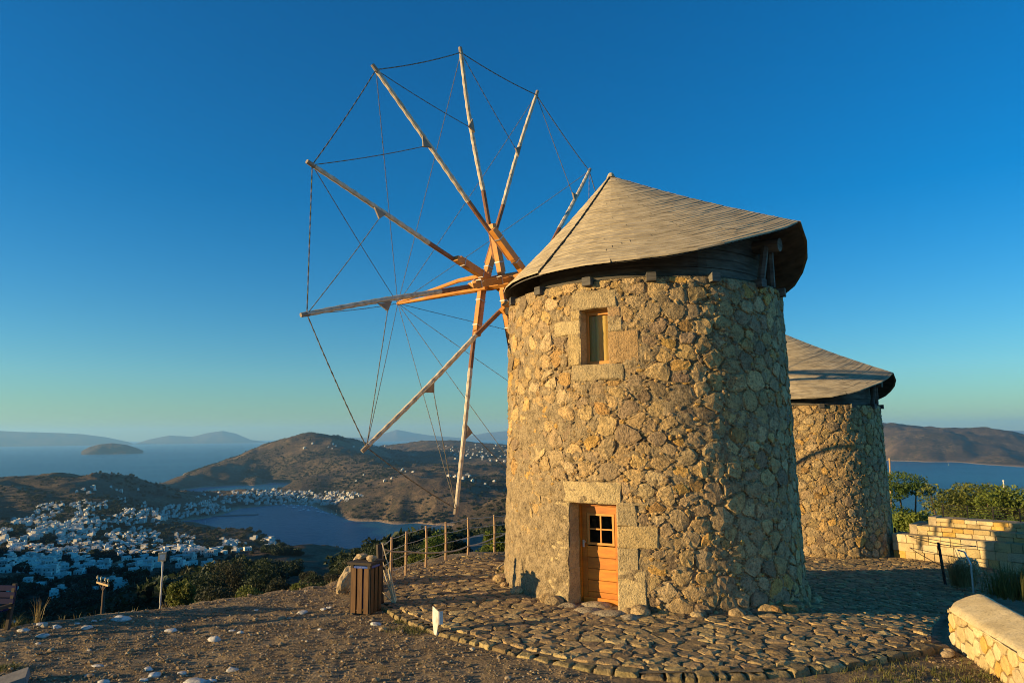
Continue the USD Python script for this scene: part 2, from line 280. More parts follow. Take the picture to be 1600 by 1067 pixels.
# near slopes below the hilltop
for x, y, D in [(0, 1010, 90), (60, 1000, 150), (0, 990, 200), (150, 985, 110), (150, 975, 200), (230, 952, 120), (200, 930, 230), (280, 920, 110), (340, 905, 150), (430, 905, 110), (500, 900, 90), (560, 892, 80), (700, 862, 120), (780, 845, 120), (660, 868, 200), (200, 905, 260), (60, 958, 300), (0, 960, 320), (150, 948, 300), (500, 908, 180), (560, 908, 180), (440, 918, 200), (620, 902, 150), (520, 900, 290), (580, 895, 290), (440, 900, 270), (-150, 1000, 160), (-150, 925, 380)]: cp(x, y, D)
for x, D, z in [(-300, 22, -4.6), (-300, 32, -8.5), (-100, 22, -4.8), (-100, 32, -11.5), (50, 22, -4.6), (150, 22, -4.4), (250, 22, -4.0), (350, 22, -3.8), (450, 22, -3.6), (550, 22, -3.2), (650, 24, -3.0), (750, 26, -3.2), (850, 30, -4.5), (50, 30, -10.5), (150, 30, -9.6), (250, 30, -7.8), (350, 30, -6), (450, 30, -5.3), (550, 30, -4.8), (650, 32, -4.6), (750, 34, -5), (-100, 46, -19), (100, 46, -18.5), (200, 46, -15), (300, 46, -9.5), (400, 46, -9), (500, 46, -8.6), (600, 46, -8), (700, 46, -6.5), (780, 46, -6.5), (1000, 34, -5), (1200, 34, -3.5), (1400, 32, -3.0), (1600, 32, -4.0), (1800, 30, -5), (2200, 26, -6)]: cz(x, D, z)
# town slope towards the bay
for x, y, D in [(0, 905, 450), (100, 905, 450), (200, 893, 430), (0, 880, 620), (120, 878, 640), (240, 872, 640), (320, 870, 560), (0, 850, 880), (120, 850, 900), (220, 850, 900), (300, 852, 860), (0, 825, 1150), (100, 826, 1130), (180, 826, 1200), (-150, 900, 560), (-150, 860, 900)]: cp(x, y, D)
# knoll below the fence, headland in the bay
for x, y, D in [(400, 872, 430), (430, 859, 520), (480, 857, 540), (520, 863, 520), (550, 880, 470), (470, 885, 360), (400, 890, 330)]: cp(x, y, D)
for x, y, D in [(330, 850, 1020), (360, 838, 1120), (392, 831, 1150), (420, 846, 1130)]: cp(x, y, D)
shore([(232, 823), (245, 827), (265, 830), (290, 832), (330, 836), (365, 836), (445, 861), (430, 853), (475, 866), (540, 874), (600, 872), (660, 862), (720, 848)])
# water of the bay
for x, y in [(256, 822), (268, 826), (300, 822), (345, 822), (380, 826), (350, 812), (420, 800), (450, 797), (390, 804), (420, 838), (600, 852), (560, 860), (280, 824), (330, 824), (400, 815), (450, 835), (500, 850), (560, 850), (600, 835), (480, 810), (560, 824), (650, 830), (700, 832), (620, 858)]: shore([(x, y)], -15)
# north shore of the bay
shore([(238, 817), (262, 815), (300, 811), (350, 803), (375, 794), (420, 789), (465, 789), (505, 797), (540, 807), (600, 812), (650, 815), (700, 820), (745, 824)])
# left ridge
for x, y, D in [(-150, 768, 2000), (0, 765, 1950), (60, 758, 1950), (110, 753, 1950), (150, 751, 2000), (190, 751, 2050), (230, 758, 2080), (265, 766, 2100), (100, 785, 1650), (200, 785, 1680), (20, 800, 1500), (110, 805, 1430), (200, 800, 1500), (255, 790, 1750), (240, 806, 1560)]: cp(x, y, D)
# isthmus and its small hill
for x, y, D in [(300, 792, 1900), (310, 776, 2250), (345, 768, 2350), (370, 763, 2400), (395, 761, 2450), (430, 769, 2450), (480, 770, 2450), (530, 768, 2450), (420, 780, 2180), (500, 780, 2180)]: cp(x, y, D)
# west sea behind the ridge, second bay
for x, y in [(-100, 735), (0, 740), (60, 735), (120, 730), (180, 730), (230, 735), (0, 715), (100, 712), (180, 714), (240, 715), (300, 710), (330, 765), (300, 767), (380, 763), (430, 756), (-100, 712), (350, 708), (400, 700)]: shore([(x, y)], -22)
for x, y in [(300, 766), (320, 767), (345, 766), (370, 764), (400, 761), (425, 758), (450, 757), (465, 758)]: shore([(x, y)], -24)
shore([(278, 757), (310, 761), (380, 756), (420, 752), (470, 754), (330, 771), (400, 769), (445, 762), (285, 746)])
# big headland hill
for x, y, D in [(290, 738, 3050), (330, 726, 3300), (380, 718, 3500), (420, 702, 3700), (450, 687, 3850), (480, 678, 3900), (510, 680, 3900), (545, 689, 3900), (580, 695, 4000), (400, 738, 3100), (450, 725, 3250), (500, 720, 3200), (540, 730, 2900), (470, 745, 2850)]: cp(x, y, D)
# middle hills
for x, y, D in [(480, 762, 2500), (520, 747, 2700), (555, 736, 2800), (600, 729, 2850), (640, 733, 2850), (690, 735, 2800), (560, 760, 2350), (620, 748, 2400), (600, 715, 3900), (640, 710, 4300), (700, 716, 3800), (780, 720, 3600)]: cp(x, y, D)
for x, y, D in [(590, 705, 5200), (625, 696, 5600), (660, 691, 5800), (690, 688, 5900), (740, 690, 5900), (790, 697, 5800), (850, 700, 5600)]: cp(x, y, D)
# near hill across the bay
for x, y, D in [(560, 787, 1750), (600, 766, 1850), (630, 751, 1900), (655, 743, 1950), (690, 744, 1950), (735, 751, 1900), (620, 790, 1650), (680, 780, 1650), (740, 785, 1600), (790, 750, 2000), (850, 755, 1900)]: cp(x, y, D)
for x, y, D in [(745, 797, 1150), (770, 785, 1150), (800, 772, 1150), (860, 765, 1200), (740, 815, 1000), (780, 815, 900), (790, 835, 500), (850, 830, 420)]: cp(x, y, D)
# behind and to the right of the towers
for x, D, z in [(1000, 60, -12), (1000, 200, -45), (1000, 600, -110), (1000, 1500, -170), (1000, 3000, -150), (1200, 60, -9), (1200, 200, -45), (1200, 700, -150), (1200, 1500, -200), (1200, 3000, -200), (1400, 45, -8), (1400, 150, -40), (1400, 500, -130), (1400, 1200, -195), (1400, 2500, -210), (1600, 45, -9), (1600, 150, -45), (1600, 600, -150), (1600, 1200, -200), (1600, 2500, -210), (1800, 60, -14), (1800, 500, -140), (1800, 2000, -205), (1500, 3500, -210), (1600, 3900, -206), (2400, 60, -20), (2400, 500, -120), (2400, 3000, -205)]: cz(x, D, z)
shore([(1380, 718), (1420, 720), (1480, 721), (1530, 719), (1600, 718)])
for x, y, D in [(1330, 668, 6300), (1380, 666, 6300), (1410, 667, 6300), (1440, 673, 6300), (1490, 674, 6300), (1530, 676, 6400), (1560, 675, 6400), (1600, 683, 6600), (1450, 700, 5400), (1560, 705, 5300), (1400, 695, 5500), (1510, 697, 5600), (1700, 695, 6800)]: cp(x, y, D)
shore([(1565, 727), (1600, 730)], 1.0); shore([(1585, 723)], 16.0); shore([(1540, 728), (1580, 745)], -12)
# beyond the hills: sea again
for x in (-150, 100, 300, 500, 700, 900, 1100, 1300, 1500, 1700):
    cz(x, 8200 if x < 1000 else 9000, -215); cz(x, 16000, -240)
for x in (-150, 50, 200, 300): cz(x, 5000, -215)
# the land behind the camera and to its left: the hill that the village stands on, whose ridge shades the town
for azd, D, z in [(-60, 30, -3), (-60, 120, -6), (-60, 400, -4), (-60, 800, -14), (-60, 1300, -48), (-62, 1900, -62), (-68, 2600, -60), (-60, 4000, -205), (-47, 250, -40), (-47, 500, -70), (-47, 900, -95), (-47, 1400, -105), (-47, 2000, -110), (-80, 100, -1), (-80, 600, -6), (-80, 1500, -40), (-80, 3000, -150), (-110, 100, -3), (-110, 600, -12), (-110, 2500, -120), (-150, 60, -3), (-150, 500, -60), (-150, 3000, -200), (180, 60, -4), (180, 700, -100), (150, 60, -8), (120, 50, -14), (120, 500, -120), (150, 800, -150), (90, 50, -20), (90, 600, -140), (120, 3000, -205), (-100, 6000, -205), (-150, 6000, -210), (180, 5000, -210)]:
    cps.append((math.radians(azd), math.log(D), z))
_c = np.array(cps); _K = 2.2
_rb = RBFInterpolator(np.c_[_c[:, 0] * _K, _c[:, 1]], _c[:, 2], kernel='thin_plate_spline', smoothing=.002)
def _wrapaz(a): return np.where(a > math.radians(185), a - 2 * np.pi, np.where(a < math.radians(-175), a + 2 * np.pi, a))
# the hilltop: polygon of nearly level ground
TOP = Polygon([(-30, 3.5), (-14, 7.0), (-7.5, 10.3), (-5.9, 11.4), (-4.6, 12.3), (-3.4, 13.3), (-2.4, 14.9), (-1.3, 16.6), (0.5, 18.5), (3, 20.5), (6, 25.5), (10, 27.5), (14, 24.5), (17, 19), (17, 8), (14, -4), (6, -12), (-10, -14), (-28, -9)])
def pave_z(x, y):
    t = np.log1p(np.exp(np.clip(((x - 3.5) * .6 + (y - 12) * .5) * 2.0, -30, 30))) / 2.0
    return -1.15 * (1 - np.exp(-.2 * t)) + .055
import shapely
def top_z(x, y):
    z = pave_z(x, y) - .075
    q = np.c_[x.ravel(), y.ravel()]
    z = z + .10 * (meshkit.fbm(np.c_[q * .45, 0 * q[:, :1]], 3, 5) - .5).reshape(x.shape) * sstep(0, 1, 1.0)
    return z
def height(x, y):
    x = np.asarray(x, float); y = np.asarray(y, float); sh = x.shape; x = x.ravel(); y = y.ravel()
    D = np.hypot(x, y); az = np.arctan2(x, y); lz = np.log(np.maximum(D, 22.0)); z = np.empty(len(x))
    for i in range(0, len(x), 100000):
        s = slice(i, i + 100000); z[s] = _rb(np.c_[_wrapaz(az[s]) * _K, lz[s]])
    # relief
    far = D > 30
    if far.any():
        q = np.c_[x[far], y[far], np.zeros(far.sum())]; d = D[far]
        big = (meshkit.fbm(q / 420.0, 4, 11) - .5) * 60 * sstep(500, 2600, d)
        rid = (1 - np.abs(2 * meshkit.fbm(q / 160.0, 3, 21) - 1)) * 26 * sstep(300, 1800, d) - 15 * sstep(300, 1800, d)
        sm = (meshkit.fbm(q / 38.0, 3, 31) - .5) * 9 * sstep(40, 300, d)
        up = sstep(SEA - 2, SEA + 30, z[far])
        z[far] += (big + rid + sm) * up
    near = D < 90
    if near.any():
        P = shapely.points(x[near], y[near]); dist = shapely.distance(P, TOP); w = sstep(-.2, 9, dist)
        tz = top_z(x[near], y[near]); drop = -.55 * np.maximum(dist - .25, 0)
        z[near] = (tz + np.maximum(drop, -6)) * (1 - w) + np.minimum(z[near], tz - .2) * w
    return z.reshape(sh)
def polar(rs, azs, closed):
    A, R = np.meshgrid(azs, rs); x = R * np.sin(A); y = R * np.cos(A); z = height(x, y)
    V = np.c_[x.ravel(), y.ravel(), z.ravel()]; nA = len(azs); i, j = np.meshgrid(np.arange(len(rs) - 1), np.arange(nA if closed else nA - 1), indexing='ij')
    a = (i * nA + j).ravel(); b = (i * nA + (j + 1) % nA).ravel()
    return V, np.vstack([np.c_[a, a + nA, b + nA], np.c_[a, b + nA, b]])
_azs = np.radians(np.r_[np.linspace(-170, -48, 60, endpoint=False), np.linspace(-48, 48, 760, endpoint=False), np.linspace(48, 190, 60, endpoint=False)])
_azn = np.radians(np.r_[np.linspace(-170, -45, 60, endpoint=False), np.linspace(-45, 45, 520, endpoint=False), np.linspace(45, 190, 60, endpoint=False)])
V, Fc = polar(np.geomspace(.4, 40.0, 230), _azn, True)
_q = V.copy(); _d = np.hypot(V[:, 0], V[:, 1])
V[:, 2] += (meshkit.fbm(np.c_[V[:, :2] * 5, 0 * V[:, 0]], 3, 3) - .5) * .05 * (1 - sstep(25, 38, _d))
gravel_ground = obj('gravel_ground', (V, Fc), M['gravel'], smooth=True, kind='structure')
V, Fc = polar(np.r_[np.geomspace(40.0, 9000.0, 470), 12000, 16000], _azs, True)
V[:, 2] -= .02 * (np.hypot(V[:, 0], V[:, 1]) < 40.5)
hills = obj('hills', (V, Fc), M['land'], smooth=True, kind='structure')
# sea: a disc
_n = 128; rr = np.r_[0, np.geomspace(300, 48000, 30)]; a = np.linspace(0, 2 * np.pi, _n, endpoint=False)
V = [(0, 0, SEA)] + [(r * math.sin(t), r * math.cos(t), SEA) for r in rr[1:] for t in a]; Fc = [(0, 1 + (j + 1) % _n, 1 + j) for j in range(_n)]
for i in range(len(rr) - 2):
    for j in range(_n):
        p, q = 1 + i * _n + j, 1 + i * _n + (j + 1) % _n; Fc += [(p, q, q + _n), (p, q + _n, p + _n)]
obj('sea', (np.array(V, float), np.array(Fc)), M['sea'], smooth=True, kind='structure')
def island(name, ridge, D, depth, seed, rough=.35):
    """ridge: (px, py) skyline at distance D, an island of that depth"""
    xs = np.array([p[0] for p in ridge], float); ys = np.array([p[1] for p in ridge], float)
    n = 160; px = np.linspace(xs[0], xs[-1], n); py = np.interp(px, xs, ys)
    top = np.array([at_d(a, b, D) for a, b in zip(px, py)]); u = np.linspace(-1, 1, 25); V = []
    azv = np.arctan2(top[:, 0], top[:, 1])
    for k in u:
        prof = (1 - abs(k)) ** .8
        r = D + k * depth * .5
        x = r * np.sin(azv); y = r * np.cos(azv)
        hgt = (top[:, 2] - SEA)
        nz = meshkit.fbm(np.c_[x, y, 0 * x] / (D * .022), 5, seed)
        z = SEA - 20 + (hgt + 20) * (prof * (1 + rough * (nz - .5) * 2 * (1 - (1 - abs(k)) ** 3)) + (.05 * (nz - .5) if abs(k) < .01 else 0))
        V.append(np.c_[x, y, z])
    V = np.concatenate(V); i, j = np.meshgrid(np.arange(24), np.arange(n - 1), indexing='ij'); a = (i * n + j).ravel()
    return obj(name, (V, np.vstack([np.c_[a, a + n + 1, a + n], np.c_[a, a + 1, a + n + 1]])), M['land'], smooth=True, kind='structure')
island('far_island', [(-60, 676), (0, 673), (40, 675), (90, 676), (130, 678), (165, 683), (200, 690), (214, 696)], 27000, 6000, 1)
island('far_island', [(205, 695), (230, 687), (265, 680), (300, 682), (325, 676), (348, 673), (368, 677), (392, 687), (420, 691), (440, 694)], 29000, 5000, 2)
island('far_island', [(500, 690), (540, 683), (575, 684), (600, 677), (620, 671), (645, 676), (680, 681), (720, 684), (760, 676), (800, 672), (900, 670), (1000, 684)], 31000, 6000, 3)
island('far_island', [(1385, 680), (1410, 667), (1450, 670), (1500, 671), (1550, 672), (1600, 673), (1680, 676)], 34000, 5000, 4)
island('islet', [(127, 705), (140, 698), (155, 694), (175, 692), (198, 695), (212, 699), (224, 704)], 10500, 900, 5, .5)
# haze: one closed box of air
bxh = trimesh.creation.box((78000, 78000, 1)); _v = bxh.vertices; _v[:, 2] = np.where(_v[:, 2] > 0, 560.0, -260.0); 
obj('haze', trimesh.Trimesh(_v, bxh.faces, process=False), M['haze'], kind='stuff')
# ------------------------------------------------------------------ Voronoi masonry
def dart(w, h, radii, rng, wrap=False, aniso=1.0, tries=1.0):
    """variable-radius dart throwing in a w x h rectangle: big ones first; returns points and radii"""
    from scipy.spatial import cKDTree
    W = w / aniso; P = np.zeros((0, 2)); R = np.zeros(0)
    def rep(Q): return np.vstack([Q, Q + [W, 0], Q - [W, 0]]) if wrap else Q
    for r in radii:
        for rnd in range(3):
            n = int(tries * 5 * W * h / (np.pi * r * r)) + 30; C = np.c_[rng.uniform(0, W, n), rng.uniform(0, h, n)]
            for R0 in np.unique(R):
                if len(C) == 0: break
                dd, _ = cKDTree(rep(P[R == R0])).query(C); C = C[dd > (R0 + r) * .85]
            if len(C) == 0: continue
            keep = np.ones(len(C), bool); pr = cKDTree(C).query_pairs(2 * r * .85, output_type='ndarray'); nb = {}
            for a, b in pr: nb.setdefault(int(a), []).append(int(b)); nb.setdefault(int(b), []).append(int(a))
            for k in range(len(C)):
                if keep[k]:
                    for j in nb.get(k, ()): 
                        if j > k: keep[j] = False
            C = C[keep]; P = np.vstack([P, C]); R = np.r_[R, np.full(len(C), r)]
    return P * [aniso, 1], R
def cells(P, w, h, wrap, aniso=1.0, pad=.4):
    Q = P * [1 / aniso, 1]; W = w / aniso
    ext = [Q]; idx = [np.arange(len(Q))]
    if wrap:
        for s in (-W, W):
            m = (Q[:, 0] + s > -1.2) & (Q[:, 0] + s < W + 1.2); ext.append(Q[m] + [s, 0]); idx.append(np.full(m.sum(), -1))
    b = np.array([(x, y) for x in np.linspace(-W * .5 - 2, W * 1.5 + 2, 40) for y in (-pad * 3 - .5, h + pad * 3 + .5)] + [(x, y) for y in np.linspace(-2, h + 2, 12) for x in (-W * .5 - 3, W * 1.5 + 3)])
    allp = np.vstack(ext + [b]); vor = Voronoi(allp); out = []
    for k in range(len(Q)):
        reg = vor.regions[vor.point_region[k]]
        if -1 in reg or len(reg) < 3: out.append(None); continue
        out.append(Polygon(vor.vertices[reg] * [aniso, 1]))
    return out
def resample(poly, n):
    r = poly.exterior; return shapely.get_coordinates(shapely.line_interpolate_point(r, r.length * np.arange(n) / n))
    r = poly.exterior; L = r.length; return np.array([r.interpolate(L * k / n).coords[0] for k in range(n)])
def stone_mesh(poly, n, mapf, proud, sink, rng, dome=.6, jag=.12, irregular=True):
    """a bulging stone on the outline poly (2D); mapf(u, v, height) -> 3D"""
    if not poly.exterior.is_ccw: poly = Polygon(list(poly.exterior.coords)[::-1])
    o = resample(poly, n); c = o.mean(0); s = math.sqrt(poly.area)
    V = []
    tiltx, tilty = rng.normal(0, .12, 2)
    def H(q, base): return base + proud * (tiltx * (q[:, 0] - c[0]) + tilty * (q[:, 1] - c[1])) / s * 2.0
    V.append((o, np.full(n, -sink)))
    m = c + (o - c) * (.95 + rng.uniform(-.04, .03, (n, 1))); V.append((m, H(m, proud * (.62 + .28 * rng.uniform(-1, 1, n)))))
    q = c + (o - c) * (.74 + rng.uniform(-.08, .08, (n, 1))); V.append((q, H(q, proud * (dome + (1 - dome) * .6 + rng.uniform(-jag, jag, n) * 2))))
    ct = c + rng.normal(0, .06, 2) * s
    pts = [mapf(a[:, 0], a[:, 1], h) for a, h in V] + [mapf(np.array([ct[0]]), np.array([ct[1]]), np.array([proud * (1 + rng.uniform(-jag, jag) * 1.5)]))]
    V = np.vstack(pts); Fc = []
    for k in range(2):
        for j in range(n):
            a, b = k * n + j, k * n + (j + 1) % n; Fc += [(a, b, b + n), (a, b + n, a + n)]
    for j in range(n): Fc.append((2 * n + j, 2 * n + (j + 1) % n, 3 * n))
    return trimesh.Trimesh(V, np.array(Fc), process=False)
STONE_TONES = [((0.460, 0.318, 0.148), 6), ((0.514, 0.351, 0.160), 4), ((0.546, 0.356, 0.144), 2.4), ((0.397, 0.280, 0.148), 4.5), ((0.332, 0.237, 0.137), 2.6), ((0.439, 0.261, 0.096), 1.2), ((0.482, 0.347, 0.181), 4), ((0.268, 0.190, 0.111), 1.1), ((0.589, 0.351, 0.104), .9)]
COBBLE_TONES = [((0.334, 0.231, 0.109), 4), ((0.298, 0.209, 0.101), 4), ((0.251, 0.174, 0.085), 3), ((0.381, 0.271, 0.124), 2), ((0.298, 0.203, 0.105), 2), ((0.429, 0.316, 0.147), 1)]
def pick(tones, rng):
    w = np.array([t[1] for t in tones], float); c = np.array(tones[rng.choice(len(tones), p=w / w.sum())][0]); return np.clip(c * rng.uniform(.82, 1.18) * (1 + rng.normal(0, .012, 3)), .02, .9)
def merge(ms, tones):
    V, Fc, T, n = [], [], [], 0
    for m, t in zip(ms, tones):
        V.append(m.vertices); Fc.append(np.asarray(m.faces) + n); T.append(np.repeat(np.asarray(t)[None], len(m.vertices), 0)); n += len(m.vertices)
    return (np.vstack(V), np.vstack(Fc)), np.vstack(T)
ICO = trimesh.creation.icosphere(subdivisions=0)

# ------------------------------------------------------------------ a windmill
AX = math.radians(311.0)
def build_mill(name, label, group, c, z0, scale, seed, openings, visible, wheel, plaster, AX=AX):
    """c: tower axis in plan; z0: ground; openings: list of dicts in (azimuth, height); visible: (az from, az to) that the picture shows, degrees"""
    rng = np.random.default_rng(seed)
    t = thing(name, label, 'windmill', (c[0], c[1], z0), 0, group)
    R0, R1, HT = 2.67, 2.57, 5.22; HB = -.7
    def Rz(z): return R0 + (R1 - R0) * np.asarray(z) / 6.0 + .10 * np.exp(-np.maximum(np.asarray(z) + .05, 0) / .25) * 0.6
    def P3(a, z, h):
        r = Rz(z) + h; return np.c_[r * np.sin(a), r * np.cos(a), z * np.ones_like(a)] * scale
    W = 2 * np.pi * R0
    # mortar core with the recesses left out, 4 cm behind the mean stone face
    na, nz = 480, 170; A = np.linspace(0, 2 * np.pi, na, endpoint=False); Z = np.linspace(HB, HT, nz)
    for o in openings:      # snap grid lines to the openings
        for v in (o['a0'], o['a1']): A[np.argmin(np.abs((A - v + np.pi) % (2 * np.pi) - np.pi))] = v % (2 * np.pi)
        for v in (o['z0'], o['z1']): Z[np.argmin(np.abs(Z - v))] = v
    A = np.sort(A); AA, ZZ = np.meshgrid(A, Z)
    q = np.c_[(np.sin(AA) * R0).ravel(), (np.cos(AA) * R0).ravel(), ZZ.ravel()]
    pl = plaster(AA, ZZ) if plaster else 0 * AA
    hh = .005 + (meshkit.fbm(q * 5.5, 4, seed) - .5).reshape(AA.shape) * .10 + (meshkit.noise(q * 19, seed + 1) - .5).reshape(AA.shape) * .022 + pl * (.045 + .02 * (meshkit.fbm(q * 2.0, 3, seed + 5).reshape(AA.shape) - .5))
    V = P3(AA.ravel(), ZZ.ravel(), hh.ravel()); Fc = []
    ins = np.zeros((nz - 1, na), bool)
    for o in openings:
        am = (A + np.r_[np.diff(A), A[0] + 2 * np.pi - A[-1]] / 2); zm = (Z[1:] + Z[:-1]) / 2
        ins |= ((zm[:, None] > o['z0']) & (zm[:, None] < o['z1']) & (am[None] > o['a0'] % (2 * np.pi)) & (am[None] < o['a1'] % (2 * np.pi)))
    I, J = np.nonzero(~ins); a = I * na + J; b = I * na + (J + 1) % na
    Fc = np.vstack([np.c_[a, a + na, b + na], np.c_[a, b + na, b]])
    k = len(V); V = np.vstack([V, [[0, 0, HT * scale]]]); top = (nz - 1) * na
    Fc = np.vstack([Fc, [(top + (j + 1) % na, top + j, k) for j in range(na)]])[:, [0, 2, 1]]
    wall = obj('wall', (V, Fc), M['mortar'], t, smooth=True)
    # dressed blocks round the openings
    blocks = []; cut = []
    for o in openings:
        cut.append(sbox(o['a0'] * R0, o['z0'], o['a1'] * R0, o['z1']))
        for (a0, za, a1, zb, tone) in o['blocks']:
            blocks.append((a0 * R0, za, a1 * R0, zb, tone)); cut.append(sbox(a0 * R0 - .015, za - .015, a1 * R0 + .015, zb + .015))
    cutu = unary_union(cut) if cut else Polygon()
    mapf = lambda u, v, h: P3(np.asarray(u) / R0, np.asarray(v), np.asarray(h))
    for (u0, v0, u1, v1, tone) in blocks:
        nu = max(2, int((u1 - u0) / .12) + 1); j = rng.uniform(-.012, .012, 8); b = .022; pr = .034
        us = np.r_[u0, np.linspace(u0 + b, u1 - b, nu), u1]; vs = np.array([v0, v0 + b, (v0 + v1) / 2, v1 - b, v1])
        UU, VV = np.meshgrid(us, vs); Hh = np.full(UU.shape, pr) + rng.uniform(-.011, .009, UU.shape); UU = UU + rng.uniform(-.009, .009, UU.shape); VV = VV + rng.uniform(-.009, .009, VV.shape); Hh[0] = Hh[-1] = pr - .014; Hh[:, 0] = Hh[:, -1] = pr - .014
        pts = mapf(UU.ravel(), VV.ravel(), Hh.ravel()); back = mapf(UU.ravel(), VV.ravel(), np.full(UU.size, -.38))
        m, n = UU.shape; f = []
        for i in range(m - 1):
            for k2 in range(n - 1): p = i * n + k2; f += [(p, p + n, p + n + 1), (p, p + n + 1, p + 1)]
        K = m * n; rim = [k2 for k2 in range(n)] + [i * n + n - 1 for i in range(1, m)] + [(m - 1) * n + k2 for k2 in range(n - 2, -1, -1)] + [i * n for i in range(m - 2, 0, -1)]
        for p, q2 in zip(rim, rim[1:] + rim[:1]): f += [(p, q2, q2 + K), (p, q2 + K, p + K)]
        obj('dressed_stone', (np.vstack([pts, back]), np.array(f)[:, [0, 2, 1]]), M['ashlar'], wall, tone=tone)
    # rubble stones
    P, R = dart(W, HT - HB, [.235, .17, .135, .105, .082, .062], rng, True, 1.18); P[:, 1] += HB
    CL = cells(P - [0, HB], W, HT - HB, True, 1.18)
    cand = []
    for k, pg in enumerate(CL):
        if pg is None: continue
        pg = shapely.affinity.translate(pg, 0, HB).intersection(sbox(-3, HB, W + 3, HT))
        for sft in (0, -W, W):
            pg = pg.difference(shapely.affinity.translate(cutu, sft, 0)) if not cutu.is_empty else pg
        if pg.is_empty: continue
        if pg.geom_type != 'Polygon': pg = max(pg.geoms, key=lambda g: g.area)
        g = rng.choice([.003, .008, .015, .026]); r = rng.uniform(.008, .045)
        pg = pg.buffer(-g - r).buffer(r)
        if pg.is_empty or pg.area < .003: continue
        if pg.geom_type != 'Polygon': pg = max(pg.geoms, key=lambda g: g.area)
        cand.append(pg)
    ms = []
    for pg in cand:
        cu, cv = pg.centroid.x, pg.centroid.y; s = math.sqrt(pg.area)
        az = math.degrees(cu / R0) % 360; p = float(plaster(np.array([cu / R0]), np.array([cv]))[0]) if plaster else 0.0
        proud = rng.uniform(.012, .048) * min(1.15, s / .3) + .010 - .010 * p
        ms.append((pg.area, (az - visible[0]) % 360 < (visible[1] - visible[0]) % 360, stone_mesh(pg, 10 if s > .2 else 8, mapf, proud, .07, rng), pick(STONE_TONES, rng), cv))
    ms.sort(key=lambda m: (-m[1], -m[0]))
    for m in ms[:300]: obj('stone', m[2], M['stone'], wall, tone=m[3])
    rest = ms[300:]
    # small chinking stones in the joints
    Q = []
    for pg in cand:
        q = shapely.get_coordinates(shapely.line_interpolate_point(pg.exterior, rng.uniform(0, pg.exterior.length, 7))); cc = np.array([pg.centroid.x, pg.centroid.y])
        Q.append(cc + (q - cc) * (1 + rng.uniform(.05, .14, (7, 1))))
    Q = np.vstack(Q); ok = Q[:, 1] < HT - .03
    if not cutu.is_empty:
        for sft in (0, -W, W): ok &= ~shapely.contains_xy(cutu, Q[:, 0] + sft, Q[:, 1])
    Q = Q[ok]; k = len(Q); nv = len(ICO.vertices); s = rng.uniform(.016, .046, k); ang = Q[:, 0] / R0
    v = ICO.vertices[None] * (1 + rng.uniform(-.3, .3, (k, nv, 1))) * np.c_[s * rng.uniform(.8, 1.7, k), s * .8, s * rng.uniform(.6, 1.1, k)][:, None]
    ca, sa, ze = np.cos(ang), np.sin(ang), 0 * ang; B = np.stack([np.stack([ca, -sa, ze], 1), np.stack([sa, ca, ze], 1), np.stack([ze, ze, ze + 1], 1)], 1)
    v = np.einsum('kij,kjl->kil', v, B) * scale + P3(ang, Q[:, 1], rng.uniform(-.004, .022, k))[:, None]
    tk = np.array([pick(STONE_TONES, rng) * .95 for _ in range(60)])[rng.integers(0, 60, k)]
    ckm = trimesh.Trimesh(v.reshape(-1, 3), (ICO.faces[None] + (np.arange(k) * nv)[:, None, None]).reshape(-1, 3), process=False)
    mm, tt = merge([m[2] for m in rest], [m[3] for m in rest])
    mm = (np.vstack([mm[0], ckm.vertices]), np.vstack([mm[1], ckm.faces + len(mm[0])])); tt = np.vstack([tt, np.repeat(tk, nv, 0)])
    obj('small_stones', mm, M['stone'], wall, tone=tt, kind='stuff')
    # ---- roof
    ax = np.array([math.sin(AX), math.cos(AX), 0]); sd = np.array([math.cos(AX), -math.sin(AX), 0])   # front, and to the right of it
    def eave(rel, grow=0.0):     # rel: degrees from the front
        r = np.radians(rel); a = np.abs((np.asarray(rel) + 180) % 360 - 180)
        z = np.interp(a, [0, 60, 90, 114, 127, 141, 157, 168, 180], [5.48, 5.46, 5.45, 5.45, 5.49, 5.63, 5.87, 6.04, 6.28])
        rad = 2.83 + grow + .06 * sstep(150, 180, a)
        return (-.2 * ax)[None] + rad[:, None] * (np.cos(r)[:, None] * ax + np.sin(r)[:, None] * sd) + z[:, None] * np.array([0, 0, 1.0])
    APEX = ax * .6 + np.array([0, 0, 8.06])
    def roof_pt(rel, tt, h=0.0):   # tt 0 at the apex, 1 at the eave
        e = eave(rel); p = APEX + (e - APEX) * np.asarray(tt)[:, None]
        p[:, 2] -= .10 * np.sin(np.pi * np.asarray(tt)) * 0.6
        nn = np.cross(np.gradient(e, axis=0) if len(e) > 2 else sd[None], e - APEX); 
        return p
    # sheathing (underside) as the roof's own mesh
    rel = np.linspace(-180, 180, 145)[:-1]; tt = np.linspace(.01, 1, 14); V = []
    for q in tt: V.append(roof_pt(rel, np.full(len(rel), q)) - [0, 0, .05])
    V = np.vstack(V) * scale; n = len(rel); Fc = []
    for i in range(len(tt) - 1):
        for j in range(n): p, q = i * n + j, i * n + (j + 1) % n; Fc += [(p, p + n, q + n), (p, q + n, q)]
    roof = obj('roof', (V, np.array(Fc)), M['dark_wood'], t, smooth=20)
    rows = 56; tb = np.linspace(.0, 1.012, rows + 1)
